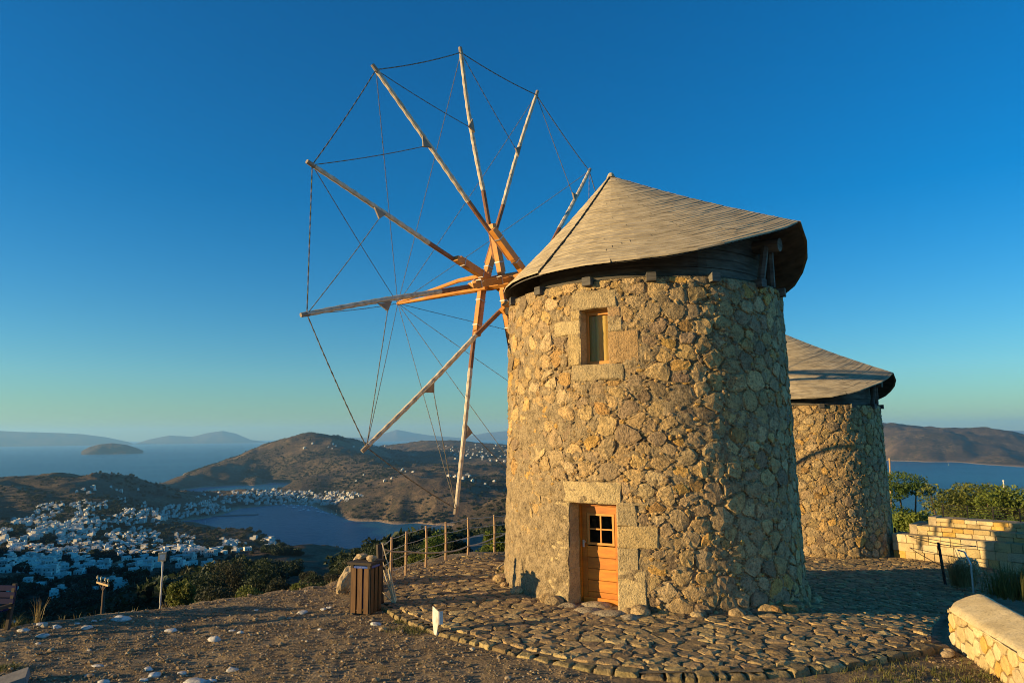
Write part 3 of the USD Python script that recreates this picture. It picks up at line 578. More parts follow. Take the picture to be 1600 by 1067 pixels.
    for i in range(rows):
        t0, t1 = max(.004, tb[i] - .012), tb[i + 1]
        # board lengths: sector bounds plus random joints
        cutsA = [-79.0, 79.0]; js = sorted(rng.uniform(85, 175, 1).tolist() + [180.0]); segs = [(-79, 79, .045)]
        if t1 > .3:
            k = rng.uniform(100, 165); segs += [(79.6, k - .15, 0.0), (k + .15, 180, 0.0)]
            k = rng.uniform(195, 260); segs += [(180, k - .15, 0.0), (k + .15, 280.4, 0.0)]
        else: segs += [(79.6, 180, 0.0), (180, 280.4, 0.0)]
        for (r0, r1, lift) in segs:
            nn = max(3, int((r1 - r0) / 9) + 1); rr = np.linspace(r0, r1, nn); wob = rng.uniform(-.0025, .0025, nn); wl = rng.uniform(-.004, .004)
            up = np.array([0, 0, 1.0]); lf = lift + rng.uniform(-.003, .006)
            a = roof_pt(rr, np.full(nn, t0)) + up * (lf + .004); b = roof_pt(rr, np.clip(t1 + wob + wl, 0, 1.03)) + up * (lf + .016); d = roof_pt(rr, np.clip(t1 + wob + wl, 0, 1.03)) + up * (lf - .012)
            V = np.vstack([a, b, d]) * scale; f = []
            for j in range(nn - 1): f += [(j, nn + j, nn + j + 1), (j, nn + j + 1, j + 1), (nn + j, 2 * nn + j, 2 * nn + j + 1), (nn + j, 2 * nn + j + 1, nn + j + 1)]
            if lift:
                for e in (0, nn - 1):     # end faces of the raised front boards
                    k = len(V); V = np.vstack([V, V[e] - [0, 0, (lift + .02) * scale], V[nn + e] - [0, 0, (lift + .02) * scale]]); f += [(e, nn + e, k + 1), (e, k + 1, k), (e, k + 1, nn + e), (e, k, k + 1)]
            obj('roof_board', (V, np.array(f)), M['roof_wood'], roof)
    obj('ridge_cap', tube([(APEX + [0, 0, -.04]) * scale, (APEX + [0, 0, .06]) * scale], [.10 * scale, .05 * scale], 8), M['roof_wood'], roof)
    # wooden skirt between the wall and the roof
    for i in range(6):
        rr = np.linspace(70, 290, 60); zb = HT + .06 + i * .16; zt = zb + .15; a = np.radians(rr)
        zroof = roof_pt(rr, np.full(60, .87))[:, 2] - .10
        base = np.cos(a)[:, None] * ax + np.sin(a)[:, None] * sd
        lo = np.minimum(zb, zroof - .01); hi = np.minimum(zt, zroof)
        r = 2.33 + .006 * (i % 2)
        V = np.vstack([base * r + lo[:, None] * [[0, 0, 1]], base * r + hi[:, None] * [[0, 0, 1]], base * (r - .04) + hi[:, None] * [[0, 0, 1]], base * (r - .04) + lo[:, None] * [[0, 0, 1]]]) * scale; f = []
        for j in range(59):
            for k in range(3): p = k * 60 + j; f += [(p, p + 1, p + 61), (p, p + 61, p + 60)]
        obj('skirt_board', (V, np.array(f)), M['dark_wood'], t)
    # wall plate ring and beam ends under the eave
    rr = np.linspace(0, 2 * np.pi, 61); ringp = np.c_[2.36 * np.sin(rr), 2.36 * np.cos(rr), np.full(61, HT + .03)] * scale
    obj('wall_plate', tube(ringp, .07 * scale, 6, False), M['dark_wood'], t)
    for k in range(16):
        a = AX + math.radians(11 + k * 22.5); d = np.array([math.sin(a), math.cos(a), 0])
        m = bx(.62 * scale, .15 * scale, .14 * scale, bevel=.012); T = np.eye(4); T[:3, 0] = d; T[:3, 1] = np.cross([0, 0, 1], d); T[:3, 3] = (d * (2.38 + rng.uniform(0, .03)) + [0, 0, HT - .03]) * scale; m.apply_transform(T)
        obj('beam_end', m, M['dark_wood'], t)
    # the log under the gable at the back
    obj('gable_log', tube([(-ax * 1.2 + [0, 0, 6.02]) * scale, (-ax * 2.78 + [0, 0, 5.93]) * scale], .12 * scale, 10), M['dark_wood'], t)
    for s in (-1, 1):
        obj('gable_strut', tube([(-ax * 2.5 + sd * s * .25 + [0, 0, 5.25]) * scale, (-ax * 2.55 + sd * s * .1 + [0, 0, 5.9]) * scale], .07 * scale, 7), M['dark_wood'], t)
    return t, wall, P3, R0, scale
def az_of(px, py, c, R=2.64, z0=0.0):
    """where the view through a pixel meets the tower's face: azimuth and height"""
    d = ray(px, py); a = d[0] ** 2 + d[1] ** 2; b = -2 * (d[0] * c[0] + d[1] * c[1]); k = c[0] ** 2 + c[1] ** 2 - R * R
    s = (-b - math.sqrt(max(b * b - 4 * a * k, 0))) / 2 / a; p = CAM + s * d
    return math.atan2(p[0] - c[0], p[1] - c[1]) % (2 * math.pi), p[2] - z0
TC = np.array([2.56, 13.33])
def rect(x0, y0, x1, y1):      # a block from two pixel corners: (az0, z0, az1, z1); azimuth grows towards the left of the picture
    al, zt = az_of(x0, y0, TC); ar, zb = az_of(x1, y1, TC)
    return (ar, zb, al, zt)
GOLD, BUFF, GREYB = (.46, .335, .155), (.48, .365, .185), (.38, .29, .155)
w = rect(905, 484, 951, 568); d = rect(891, 784, 968, 942)
d = (d[0], .03, d[2], d[3])
def blk(x0, y0, x1, y1, tone): r = rect(x0, y0, x1, y1); return (min(r[0], r[2]), min(r[1], r[3]), max(r[0], r[2]), max(r[1], r[3]), tone)
wl, wr, wb, wt = w[2], w[0], w[1], w[3]; dl, dr, db, dt = d[2], d[0], d[1], d[3]
r_ = lambda px: px / R0m
R0m = 2.67
win = dict(a0=wr, a1=wl, z0=wb, z1=wt, blocks=[
    (wr - .06, wt, wl + .055, wt + .29, GREYB), (wr - .09, wb - .25, wl + .06, wb, GREYB),
    (wl, wb, wl + .09, wb + .52, GOLD), (wl, wb + .52, wl + .20, wb + .76, BUFF), (wl, wb + .76, wl + .065, wt, GOLD),
    (wr - .185, wb, wr, wb + .52, (.42, .27, .12)), (wr - .09, wb + .52, wr, wb + .75, GREYB), (wr - .08, wb + .75, wr, wt, (.40, .26, .13))])
door = dict(a0=dr, a1=dl, z0=db, z1=dt, blocks=[
    (dr - .03, dt, dl + .045, dt + .33, BUFF),
    (dl, db, dl + .17, db + .55, BUFF), (dl, db + .55, dl + .15, db + .98, BUFF), (dl, db + .98, dl + .17, db + 1.32, GREYB), (dl, db + 1.32, dl + .13, dt, BUFF),
    (dr - .16, db - .05, dr, db + .62, BUFF), (dr - .12, db + .62, dr, db + .95, GREYB), (dr - .235, db + .95, dr, db + 1.27, GOLD), (dr - .115, db + 1.27, dr, db + 1.60, GREYB), (dr - .19, db + 1.60, dr, dt, GREYB)])
def plaster(a, z):
    a = np.asarray(a); rel = (np.degrees(a) - 190.9 + 180) % 360 - 180      # positive: to the left of the picture
    q = np.c_[np.sin(a).ravel() * 2.6, np.cos(a).ravel() * 2.6, np.asarray(z).ravel()]
    n = meshkit.fbm(q * 1.4, 3, 77).reshape(a.shape)
    return np.clip(sstep(8, 32, rel) * sstep(2.5, 1.2, np.asarray(z)) * .9 + .35 * sstep(20, 50, rel) + (n - .5) * 1.6, 0, 1)
mill, mill_wall, P3, R0, _s = build_mill('windmill', 'nearest stone windmill with bare twelve-armed sail wheel and small orange door', None, TC, 0.0, 1.0, 3, [win, door], (95, 290), True, plaster)
def recess(o, depth):
    """local frame in the middle of an opening: origin at sill level on the wall face; x to the left of the picture, y outward"""
    a = (o['a0'] + o['a1']) / 2; n = np.array([math.sin(a), math.cos(a), 0]); tx = np.array([math.cos(a), -math.sin(a), 0])
    hw = (o['a1'] - o['a0']) / 2 * R0
    def T(x, y, z): return n * (2.6 * math.cos(hw / 2.6) - depth + y) + tx * x + np.array([0, 0, o['z0'] + z])
    def box_(w, dth, h, x, y, z, bev=.006):
        m = bx(w, dth, h, bevel=min(bev, w * .3, dth * .3, h * .3)); X = np.eye(4); X[:3, 0] = tx; X[:3, 1] = n; X[:3, 3] = T(x, y, z)
        if np.linalg.det(X[:3, :3]) < 0: X[:3, 0] = -tx
        m.apply_transform(X); return m
    return hw, o['z1'] - o['z0'], box_
# reveals, door and window
hw, hh_, B = recess(door, .25)
rv = cat_([B(.02, .5, hh_ + .1, hw + .012, .02, hh_ / 2), B(.02, .5, hh_ + .1, -hw - .012, .02, hh_ / 2), B(2 * hw + .1, .5, .02, 0, .02, hh_ + .012)])
obj('door_reveal', rv, M['mortar'], mill)
dj = obj('door_frame', cat_([B(.07, .09, hh_, hw - .035, .005, hh_ / 2), B(.07, .09, hh_, -hw + .035, .005, hh_ / 2), B(2 * hw - .142, .088, .07, 0, .005, hh_ - .036)]), M['door_wood'], mill)
iw = hw - .072
dr_ = obj('door', cat_([B(.085, .045, hh_ - .1, iw - .045, -.015, hh_ / 2 - .03), B(.085, .045, hh_ - .1, -iw + .045, -.015, hh_ / 2 - .03), B(2 * iw - .176, .043, .11, 0, -.015, hh_ - .135)]), M['door_wood'], mill)
zt_ = hh_ - .19; gh, gw = .50, .47; gz = zt_ - gh / 2; nb = 5; zl = zt_ - gh - .02; bh = zl / nb
for k in range(nb):
    obj('plank', B(2 * iw - .18, .03, bh - .008, 0, -.014 + .003 * (k % 2), .005 + bh * (k + .5)), M['door_wood'], dr_)
obj('glazing_frame', cat_([B(gw, .03, .035, 0, -.004, zt_ - .02), B(gw, .03, .035, 0, -.004, zt_ - gh + .02), B(.035, .03, gh - .075, gw / 2 - .02, -.004, gz), B(.035, .03, gh - .075, -gw / 2 + .02, -.004, gz), B(.022, .024, gh - .075, 0, -.004, gz), B(gw / 2 - .052, .022, .022, gw / 4 - .012, -.004, gz), B(gw / 2 - .052, .022, .022, -gw / 4 + .012, -.004, gz)]), M['window_wood'], dr_)
for sx in (-1, 1):
    for sz in (-1, 1): obj('pane', B(gw / 2 - .05, .006, gh / 2 - .05, sx * (gw / 4 - .012), -.012, gz + sz * (gh / 4 - .012)), M['glass'], dr_)
    obj('side_panel', B((2 * iw - .18 - gw) / 2 - .004, .03, gh, sx * (gw / 2 + (2 * iw - .18 - gw) / 4 + .001), -.014, gz), M['door_wood'], dr_)
obj('handle', cat_([B(.03, .05, .03, iw - .05, .03, .95), B(.03, .02, .11, iw - .05, .055, .93)]), M['bolt'], dr_)
obj('weather_bar', B(2 * iw - .04, .035, .09, 0, .028, .055), M['door_wood'], dr_)
obj('room_behind_door', cat_([B(2 * iw + .2, .02, hh_ + .1, 0, -.32, hh_ / 2), B(.02, .28, hh_, iw + .09, -.18, hh_ / 2), B(.02, .28, hh_, -iw - .09, -.18, hh_ / 2), B(2 * iw + .2, .28, .02, 0, -.18, hh_ + .07)]), M['dark_interior'], mill)
hw, hh_, B = recess(win, .23)
obj('window_reveal', cat_([B(.02, .5, hh_ + .1, hw + .012, .0, hh_ / 2), B(.02, .5, hh_ + .1, -hw - .012, .0, hh_ / 2), B(2 * hw + .1, .5, .02, 0, .0, hh_ + .012), B(2 * hw + .1, .5, .02, 0, .0, -.012)]), M['mortar'], mill)
wf = obj('window', cat_([B(.065, .07, hh_, hw - .033, 0, hh_ / 2), B(.065, .07, hh_, -hw + .033, 0, hh_ / 2), B(2 * hw - .132, .068, .07, 0, 0, hh_ - .036), B(2 * hw - .132, .068, .075, 0, 0, .038)]), M['window_wood'], mill)
obj('pane', B(2 * hw - .13, .006, hh_ - .14, 0, -.005, hh_ / 2), M['glass'], wf)
# curtain with folds
nx = 40; xs = np.linspace(-hw + .05, hw - .05, nx); fold = .018 * np.sin(xs * 48) + .012 * np.sin(xs * 21 + 1); V = []
aW = (win['a0'] + win['a1']) / 2; nW = np.array([math.sin(aW), math.cos(aW), 0]); tW = np.array([math.cos(aW), -math.sin(aW), 0])
for z in (0.03, hh_ - .03):
    for x, f in zip(xs, fold): V.append(nW * (2.6 - .23 - .032 + f * .6) + tW * x + np.array([0, 0, win['z0'] + z]))
V = np.array(V); f = []
for j in range(nx - 1): f += [(j, j + 1, nx + j + 1), (j, nx + j + 1, nx + j)]
obj('curtain', (V, np.array(f)), M['curtain'], wf, smooth=True)
obj('room_behind_window', cat_([B(2 * hw + .2, .02, hh_ + .1, 0, -.22, hh_ / 2)]), M['dark_interior'], mill)
# doorstep stones
rs = np.random.default_rng(5)
for k, (px, py, sx, sy) in enumerate([(862, 942, .22, .16), (888, 950, .20, .16), (915, 957, .26, .17), (950, 962, .34, .18), (985, 968, .2, .15), (930, 948, .30, .16)]):
    p = at_z(px, py, 0.03); m = rock(rs, sx, sy, .09, 2, .15, k); m.apply_translation((p[0] - TC[0], p[1] - TC[1], .02)); obj('doorstep_stone', m, M['stone'], mill, smooth=40, tone=(.42, .34, .22))
# stones at the foot of the wall
fs, ft = [], []
for k in range(90):
    a = rs.uniform(0, 2 * np.pi); r = 2.74 + rs.uniform(0, .14); s = rs.uniform(.06, .15)
    x, y = r * math.sin(a), r * math.cos(a)
    if abs((a - (door['a0'] + door['a1']) / 2)) < .2: continue
    m = rock(rs, s * 1.2, s, s * .8, 1, .2, k); m.apply_translation((x, y, float(pave_z(np.array(x + TC[0]), np.array(y + TC[1]))) + s * .2)); fs.append(m); ft.append(pick(STONE_TONES, rs))
mm, tt = merge(fs, ft); obj('footing_stones', mm, M['stone'], mill, tone=tt, kind='stuff')

# ---- sail wheel (in the mill's frame)
axv = np.array([math.sin(AX), math.cos(AX), 0]) * math.cos(.025) + np.array([0, 0, math.sin(.025)]); axv /= np.linalg.norm(axv)
uu = np.cross(axv, [0, 0, 1.0]); uu /= np.linalg.norm(uu); vv = np.cross(uu, axv)
HUB = axv * 3.796; HUB = np.array([HUB[0], HUB[1], 6.207 + 0.095]); RW = 5.303; PH = 4.463
OFF = {0: .5, 3: .17, 5: -.12, 2: -.48, 4: -.86, 1: -1.25}
tips = [HUB - axv * .05 + RW * (math.cos(PH - 2 * math.pi * k / 12) * uu + math.sin(PH - 2 * math.pi * k / 12) * vv) for k in range(12)]
SH0 = HUB - axv * 2.6; SH1 = HUB + axv * .95
wheel = obj('sail_wheel', cat_([tube([SH0, HUB + axv * .55, SH1], [.165, .165, .10], 8)]), M['orange_wood'], mill)
for q in (-.95, .35, .72): obj('iron_band', tube([HUB + axv * (q - .03), HUB + axv * (q + .03)], .172, 12), M['bolt'], wheel)
BS = HUB + axv * 3.70 + np.array([0, 0, -.12])
for k in range(3):
    a = math.radians(100 + 120 * k); o = .17 * (math.cos(a) * uu + math.sin(a) * vv)
    obj('bowsprit_pole', tube([HUB + axv * .25 + o * 1.25, HUB + axv * 1.3 + o * 1.15, BS + o * .12], [.06, .055, .035], 8), M['orange_wood'], wheel)
rngw = np.random.default_rng(9)
brk = []
for k in range(12):
    base = HUB + axv * OFF[k % 6]; tip = tips[k]; d = tip - base; L = np.linalg.norm(d); d /= L
    side = np.cross(axv, d); side /= np.linalg.norm(side); fr = np.cross(d, side)
    o = side * .0
    beam = bar(base - d * .0, base + d * 1.35, .12, .135, axv)
    bm = obj('hub_beam', beam, M['orange_wood'], wheel)
    cheek = bar(base + d * .2 + side * .09, base + d * 1.25 + side * .082, .04, .12, axv)
    obj('cheek_board', cheek, M['orange_wood'], bm)
    for q in (.45, 1.1): obj('clamp', bar(base + d * q - side * .075, base + d * q + side * .12, .025, .15, axv), M['bolt'], bm)
    n1 = 8; p0 = base + d * .55 + fr * .105; ts = np.linspace(0, 1, n1)[:, None]; p1 = base + d * 2.15 + fr * .085
    obj('spar_foot', tube(p0 + (p1 - p0) * ts, np.linspace(.050, .054, n1), 8), M['brown_wood'], wheel)
    n2 = 150; ts = np.linspace(0, 1, n2)[:, None]; bend = (rngw.normal(0, .02) * side + rngw.normal(0, .02) * fr)
    pts = p1 + (tip - p1) * ts + bend * np.sin(np.pi * ts) + 0
    obj('spar', tube(pts, np.linspace(.055, .045, n2), 8, True, lump=.07, per=.26), M['pole_wrap'], wheel)
    obj('spar_tip', tube([tip - d * .05, tip + d * .12], [.047, .042], 8), M['bracket'], wheel)
    # triangular cleat on the side of the spar that faces the previous tip
    q = base + (tip - base) * .685; prev = tips[(k - 1) % 12]
    s = prev - q; s = s - d * (s @ d); s /= np.linalg.norm(s)
    w2 = .16; tri = [q + d * w2 + s * .03, q - d * w2 + s * .03, q + s * .21 - d * .03 ]; th = fr * .018
    V = np.array([t_ + th for t_ in tri] + [t_ - th for t_ in tri]); f = [(0, 1, 2), (3, 5, 4), (0, 3, 4), (0, 4, 1), (1, 4, 5), (1, 5, 2), (2, 5, 3), (2, 3, 0)]
    obj('cleat', (V, np.array(f)), M['bracket'], wheel); brk.append(q + s * .20 - d * .03)
def rope(a, b, r, s=0.0, n=40):
    L = np.linalg.norm(np.asarray(b) - np.asarray(a)); n = int(L / .06) + 3
    return tube(sag(a, b, s, n), r, 5, True, lump=.22, per=.17)
for k in range(12):
    if k != 11: obj('rim_rope', rope(tips[k], tips[(k + 1) % 12], .0115, .05), M['rope'], wheel)
    obj('stay_rope', rope(BS, tips[k], .0078, .03), M['rope'], wheel)
    obj('cleat_rope', rope(brk[(k + 1) % 12], tips[k], .0085, .03), M['rope'], wheel)

# ---- the second mill, further down the slope
AX2 = 311.0; T2 = np.array([9.32, 22.45]); Z2 = -1.30
mill2, w2_, _, _, _ = build_mill('windmill', 'smaller-looking second stone windmill behind the near one, without sails in sight', None, T2, Z2, .92, 21, [], (95, 275), False, None, math.radians(AX2))
# ------------------------------------------------------------------ paving
kpx = [(592, 946), (612, 962), (640, 974), (672, 988), (720, 1003), (775, 1018), (830, 1032), (890, 1045), (950, 1054), (1010, 1061), (1080, 1064), (1150, 1062), (1220, 1057), (1290, 1048), (1360, 1036), (1420, 1022), (1478, 1008)]
kxy = [at_z(x, y, 0.0)[:2] for x, y in kpx]
left = [(-2.35, 12.6), (-2.15, 14.0), (-1.4, 15.6), (0.3, 17.6), (2.6, 19.6)]
PAVE = Polygon(kxy + [(5.62, 9.35), (6.4, 10.6), (7.6, 12.3), (9.2, 14.0), (10.8, 15.6), (12.6, 17.6), (12.9, 19.0), (11.3, 20.5), (12.2, 23.5), (9.5, 26.5), (6.2, 24.6), (3.2, 20.4)] + left[::-1]).buffer(0)
KIN = PAVE
def dens(line, step):
    ls = LineString(line); n = int(ls.length / step); return np.array([ls.interpolate(ls.length * k / n).coords[0] for k in range(n + 1)])
# bed sheet under the stones, with a skirt
gx, gy = np.meshgrid(np.arange(-3.2, 14.6, .1), np.arange(7.2, 27.4, .1), indexing='ij'); inside = shapely.contains_xy(PAVE.buffer(-.10), gx + .05, gy + .05); 
Zg = pave_z(gx, gy) - .006 + (meshkit.fbm(np.c_[gx.ravel() * 6, gy.ravel() * 6, 0 * gx.ravel()], 3, 2).reshape(gx.shape) - .5) * .03; V = np.c_[gx.ravel(), gy.ravel(), Zg.ravel()]; ny = gx.shape[1]; I, J = np.nonzero(inside[:-1, :-1]); a = I * ny + J
paving = obj('paving', (V, np.vstack([np.c_[a, a + ny, a + ny + 1], np.c_[a, a + ny + 1, a + 1]])), M['bedding'], smooth=True, kind='structure')
rk = np.random.default_rng(12); minx, miny, maxx, maxy = PAVE.bounds; w, h = maxx - minx, maxy - miny
P, R = dart(w, h, [.135, .105, .08, .06], rk, False, 1.3); CL = cells(P, w, h, False, 1.3)
towers = unary_union([Point(*TC).buffer(2.66), Point(*T2).buffer(2.36)]); inner = PAVE.buffer(-.16).difference(towers)
def pmap(u, v, hgt): return np.c_[u, v, pave_z(np.asarray(u), np.asarray(v)) + hgt]
cb = []
for pg in CL:
    if pg is None: continue
    pg = shapely.affinity.translate(pg, minx, miny)
    if not inner.intersects(pg): continue
    pg = pg.intersection(inner)
    if pg.is_empty: continue
    if pg.geom_type != 'Polygon': pg = max([g for g in pg.geoms if g.geom_type == 'Polygon'] or [Polygon()], key=lambda g: g.area)
    r = rk.uniform(.008, .024); pg = pg.buffer(-rk.uniform(.003, .009) - r).buffer(r)
    if pg.is_empty or pg.area < .0025: continue
    if pg.geom_type != 'Polygon': pg = max(pg.geoms, key=lambda g: g.area)
    x, y = pg.centroid.x, pg.centroid.y; up = rk.uniform(-.006, .010)
    if (x - TC[0]) * .19 - (y - TC[1]) * 1.0 < 0 and math.hypot(x - TC[0], y - TC[1]) < 0: continue
    cb.append((math.hypot(x, y) / math.sqrt(pg.area), stone_mesh(pg, 9, pmap, .016 + up, .05, rk, dome=.85, jag=.26), pick(COBBLE_TONES, rk), abs(math.degrees(math.atan2(x, y)) - 0) < 37.5))
cb.sort(key=lambda c: (not c[3], c[0]))
for c in cb[:300]: obj('cobble', c[1], M['cobble'], paving, tone=c[2])
mm, tt = merge([c[1] for c in cb[300:]], [c[2] for c in cb[300:]]); obj('small_cobbles', mm, M['cobble'], paving, tone=tt, kind='stuff')
# kerb stones
line = LineString([tuple(p) for p in kxy]); s = 0.0
while s < line.length - .15:
    far = s / line.length; L = rk.uniform(.13, .32); e = min(s + L, line.length); m = .010
    p0 = np.array(line.interpolate(s + m).coords[0]); p1 = np.array(line.interpolate(e - m).coords[0]); d = p1 - p0; ln = np.linalg.norm(d); s = e
    if ln < .05: continue
    d /= ln; nrm = np.array([-d[1], d[0]]); big = float(sstep(.25, .6, far)); wd = rk.uniform(.13, .22) + .10 * big * rk.uniform(.4, 1.1); ang_ = rk.normal(0, .05); d = np.array([d[0] * math.cos(ang_) - d[1] * math.sin(ang_), d[0] * math.sin(ang_) + d[1] * math.cos(ang_)]); nrm = np.array([-d[1], d[0]])
    if nrm @ (np.array([2.5, 12]) - p0) < 0: nrm = -nrm
    zt = float(pave_z(np.array(p0[0]), np.array(p0[1]))) + rk.uniform(-.026, .004)
    hgt = .30; m = rock(rk, ln / 2 * 1.12, wd / 2, hgt / 2, 2, .12, int(s * 100))
    v = m.vertices; lim = np.array([ln / 2, wd / 2, hgt / 2]) * .93; v = np.sign(v) * lim * (1 - (1 - np.clip(np.abs(v) / lim, 0, 1)) ** 2.6); v += rk.normal(0, .006, v.shape)
    T = np.eye(4); T[:2, 0] = d; T[:2, 1] = nrm; T[:3, 3] = [*((p0 + p1) / 2 + nrm * wd * .42), zt - hgt / 2 + .012]
    if np.linalg.det(T[:3, :3]) < 0: T[:2, 0] = -d
    m = trimesh.Trimesh(v, m.faces, process=False); m.apply_transform(T)
    obj('kerb_stone', m, M['cobble'], paving, smooth=True, tone=pick(COBBLE_TONES, rk) * np.array([.86, .92, .88]))
# ------------------------------------------------------------------ plants
def leaves(lumps, n, size, rng, shell=.55, flat=.0):
    """n leaf faces spread through ellipsoid lumps [(centre, radii)]"""
    vol = np.array([np.prod(r) ** .67 for _, r in lumps]); cnt = rng.multinomial(n, vol / vol.sum()); V = []
    for (c, r), k in zip(lumps, cnt):
        d = rng.normal(size=(k, 3)); d /= np.linalg.norm(d, axis=1, keepdims=True); rad = rng.uniform(shell ** 3, 1, k) ** (1 / 3)
        nz = meshkit.fbm(d * 2.2 + np.asarray(c), 3, 4); keep = nz > .36
        p = np.asarray(c) + d * rad[:, None] * np.asarray(r) * (.78 + .5 * nz[:, None]); V.append(p[keep])
    P = np.vstack(V); k = len(P); a = rng.normal(size=(k, 3)); a /= np.linalg.norm(a, axis=1, keepdims=True); b = np.cross(a, rng.normal(size=(k, 3))); b /= np.linalg.norm(b, axis=1, keepdims=True)
    s = size * rng.uniform(.6, 1.4, (k, 1)); q = np.stack([P - a * s, P + b * s * .45, P + a * s, P - b * s * .45], 1).reshape(-1, 3)
    i = np.arange(k) * 4; return q, np.vstack([np.c_[i, i + 1, i + 2], np.c_[i, i + 2, i + 3]])
def plant(name, label, cat, loc, lumps, n, size, mat, seed, trunk=None, group=None, crown='crown'):
    rng = np.random.default_rng(seed); t = thing(name, label, cat, loc, 0, group)
    obj(crown, leaves(lumps, n, size, rng), mat, t)
    tr = []
    for c, r in lumps:
        c = np.asarray(c, float); m = c * [.45, .45, .5] + rng.normal(0, .05, 3)
        tr.append(tube([np.array([0, 0, -.5]) + rng.normal(0, .05, 3) * [1, 1, 0], m, c], [(trunk or .05), (trunk or .05) * .7, (trunk or .05) * .3], 6))
    obj('trunk', cat_(tr), M['bark'], t); return t
def lumpset(rng, w, h, n, base=0.0):
    L = [((0, 0, base + h * .5), (w * .38, w * .38, h * .42))]
    for _ in range(n):
        a = rng.uniform(0, 2 * np.pi); q = rng.uniform(.15, .36) * w; z = base + h * rng.uniform(.3, .82); s = rng.uniform(.16, .27) * w
        L.append(((q * math.cos(a), q * math.sin(a), z), (s, s, s * rng.uniform(.7, 1.0) * min(1.3, h / w))))
    return L
def blades(P, rng, h, w, n, spread=.5):
    """grass tufts at the points P: bent tapering blades"""
    P = np.repeat(np.asarray(P, float), n, 0); k = len(P); a = rng.uniform(0, 2 * np.pi, k); L = h * rng.uniform(.45, 1.2, k); sp = spread * rng.uniform(.2, 1.1, k)
    d = np.c_[np.cos(a), np.sin(a), 0 * a]; s = np.c_[-np.sin(a), np.cos(a), 0 * a] * (w * rng.uniform(.6, 1.3, k))[:, None]; up = np.array([0, 0, 1.0])
    b = P + d * (rng.uniform(0, .05, k) * 1)[:, None]; m = b + d * (L * sp * .4)[:, None] + up * (L * .6)[:, None]; t = b + d * (L * sp)[:, None] + up * (L * (1 - .25 * sp))[:, None]
    V = np.stack([b - s, b + s, m - s * .7, m + s * .7, t], 1).reshape(-1, 3); i = np.arange(k) * 5
    return V, np.vstack([np.c_[i, i + 1, i + 3], np.c_[i, i + 3, i + 2], np.c_[i + 2, i + 3, i + 4]])
def hz(x, y): return float(height(np.array([x]), np.array([y]))[0])
def gz(x, y): return float(top_z(np.array([float(x)]), np.array([float(y)]))[0])
def at_ground(px, py, z=-.12):
    for _ in range(4): p = at_z(px, py, z); z = gz(p[0], p[1])
    return np.array([p[0], p[1], z])

# ------------------------------------------------------------------ things on the hilltop
rt = np.random.default_rng(31)
# litter bin
pb = at_ground(571, 955); az = math.atan2(pb[0], pb[1]); yaw = -.34
t = thing('litter_bin', 'brown slatted wooden litter bin with flat lid at the paving corner', 'litter bin', pb, yaw)
w_, h_ = .36, .74
for s in (-1, 1):
    for q in (-1, 1): obj('post', bx(.05, .05, h_, (s * (w_ / 2 - .03), q * (w_ / 2 - .03), h_ / 2), bevel=.005), M['bin_dark'], t)
for side in range(4):
    for k in range(3):
        m = bx(.082, .02, h_ - .07, ((k - 1) * .114, -w_ / 2 + .004 + rt.uniform(-.002, .002), h_ / 2 - .02), bevel=.004); m.apply_transform(trimesh.transformations.rotation_matrix(side * math.pi / 2, [0, 0, 1])); obj('slat', m, M['bin_wood'], t)
obj('liner_bag', cat_([trimesh.creation.cylinder(.118, h_ - .15, sections=18, transform=trimesh.transformations.translation_matrix([0, 0, h_ / 2])), bx(w_ - .02, w_ - .02, .04, (0, 0, h_ - .045), bevel=.004)]), M['bin_bag'], t, smooth=40)
obj('lid', bx(.43, .43, .035, (0, 0, h_ + .018), bevel=.008), M['bin_dark'], t)
for k, (dx, dy, s) in enumerate([(-.12, .05, .085), (.11, -.04, .075)]):
    m = rock(rt, s * 1.2, s * .9, s * .6, 2, .45, k); o = obj('stone', m, M['tan_rock'], None); tag(o, ['tan stone on the left of the litter bin lid', 'tan stone on the right of the litter bin lid'][k], 'stone')
    p = pb + np.array([dx * math.cos(yaw) - dy * math.sin(yaw), dx * math.sin(yaw) + dy * math.cos(yaw), h_ + .035 + s * .55]); UsdGeom.Xformable(o).AddTranslateOp().Set(Gf.Vec3d(*map(float, p)))
# boulders behind the bin and a dark leaning post
for k, (px, py, sx, sy, sz, D, lab) in enumerate([(559, 892, .17, .17, .34, 13.2, 'tall tan boulder standing behind the litter bin'), (541, 905, .13, .15, .30, 12.9, 'leaning tan rock slab left of the litter bin')]):
    p = at_d(px, py, D); m = rock(rt, sx * .9, sy * .9, sz * .95, 2, .5, k + 5)
    if k: m.apply_transform(trimesh.transformations.rotation_matrix(.35, [0, 1, 0]))
    o = obj('boulder', m, M['tan_rock'], None); tag(o, lab, 'boulder'); UsdGeom.Xformable(o).AddTranslateOp().Set(Gf.Vec3d(*map(float, [p[0], p[1], gz(p[0], p[1]) + sz * .75])))
pd = at_ground(590, 946); q = at_d(592, 850, math.hypot(pd[0], pd[1]) + .25)
o = obj('leaning_post', bar(pd + [0.03, .15, -.1], q, .075, .075), M['bin_dark'], None); tag(o, 'dark leaning wooden post just right of the litter bin', 'post')
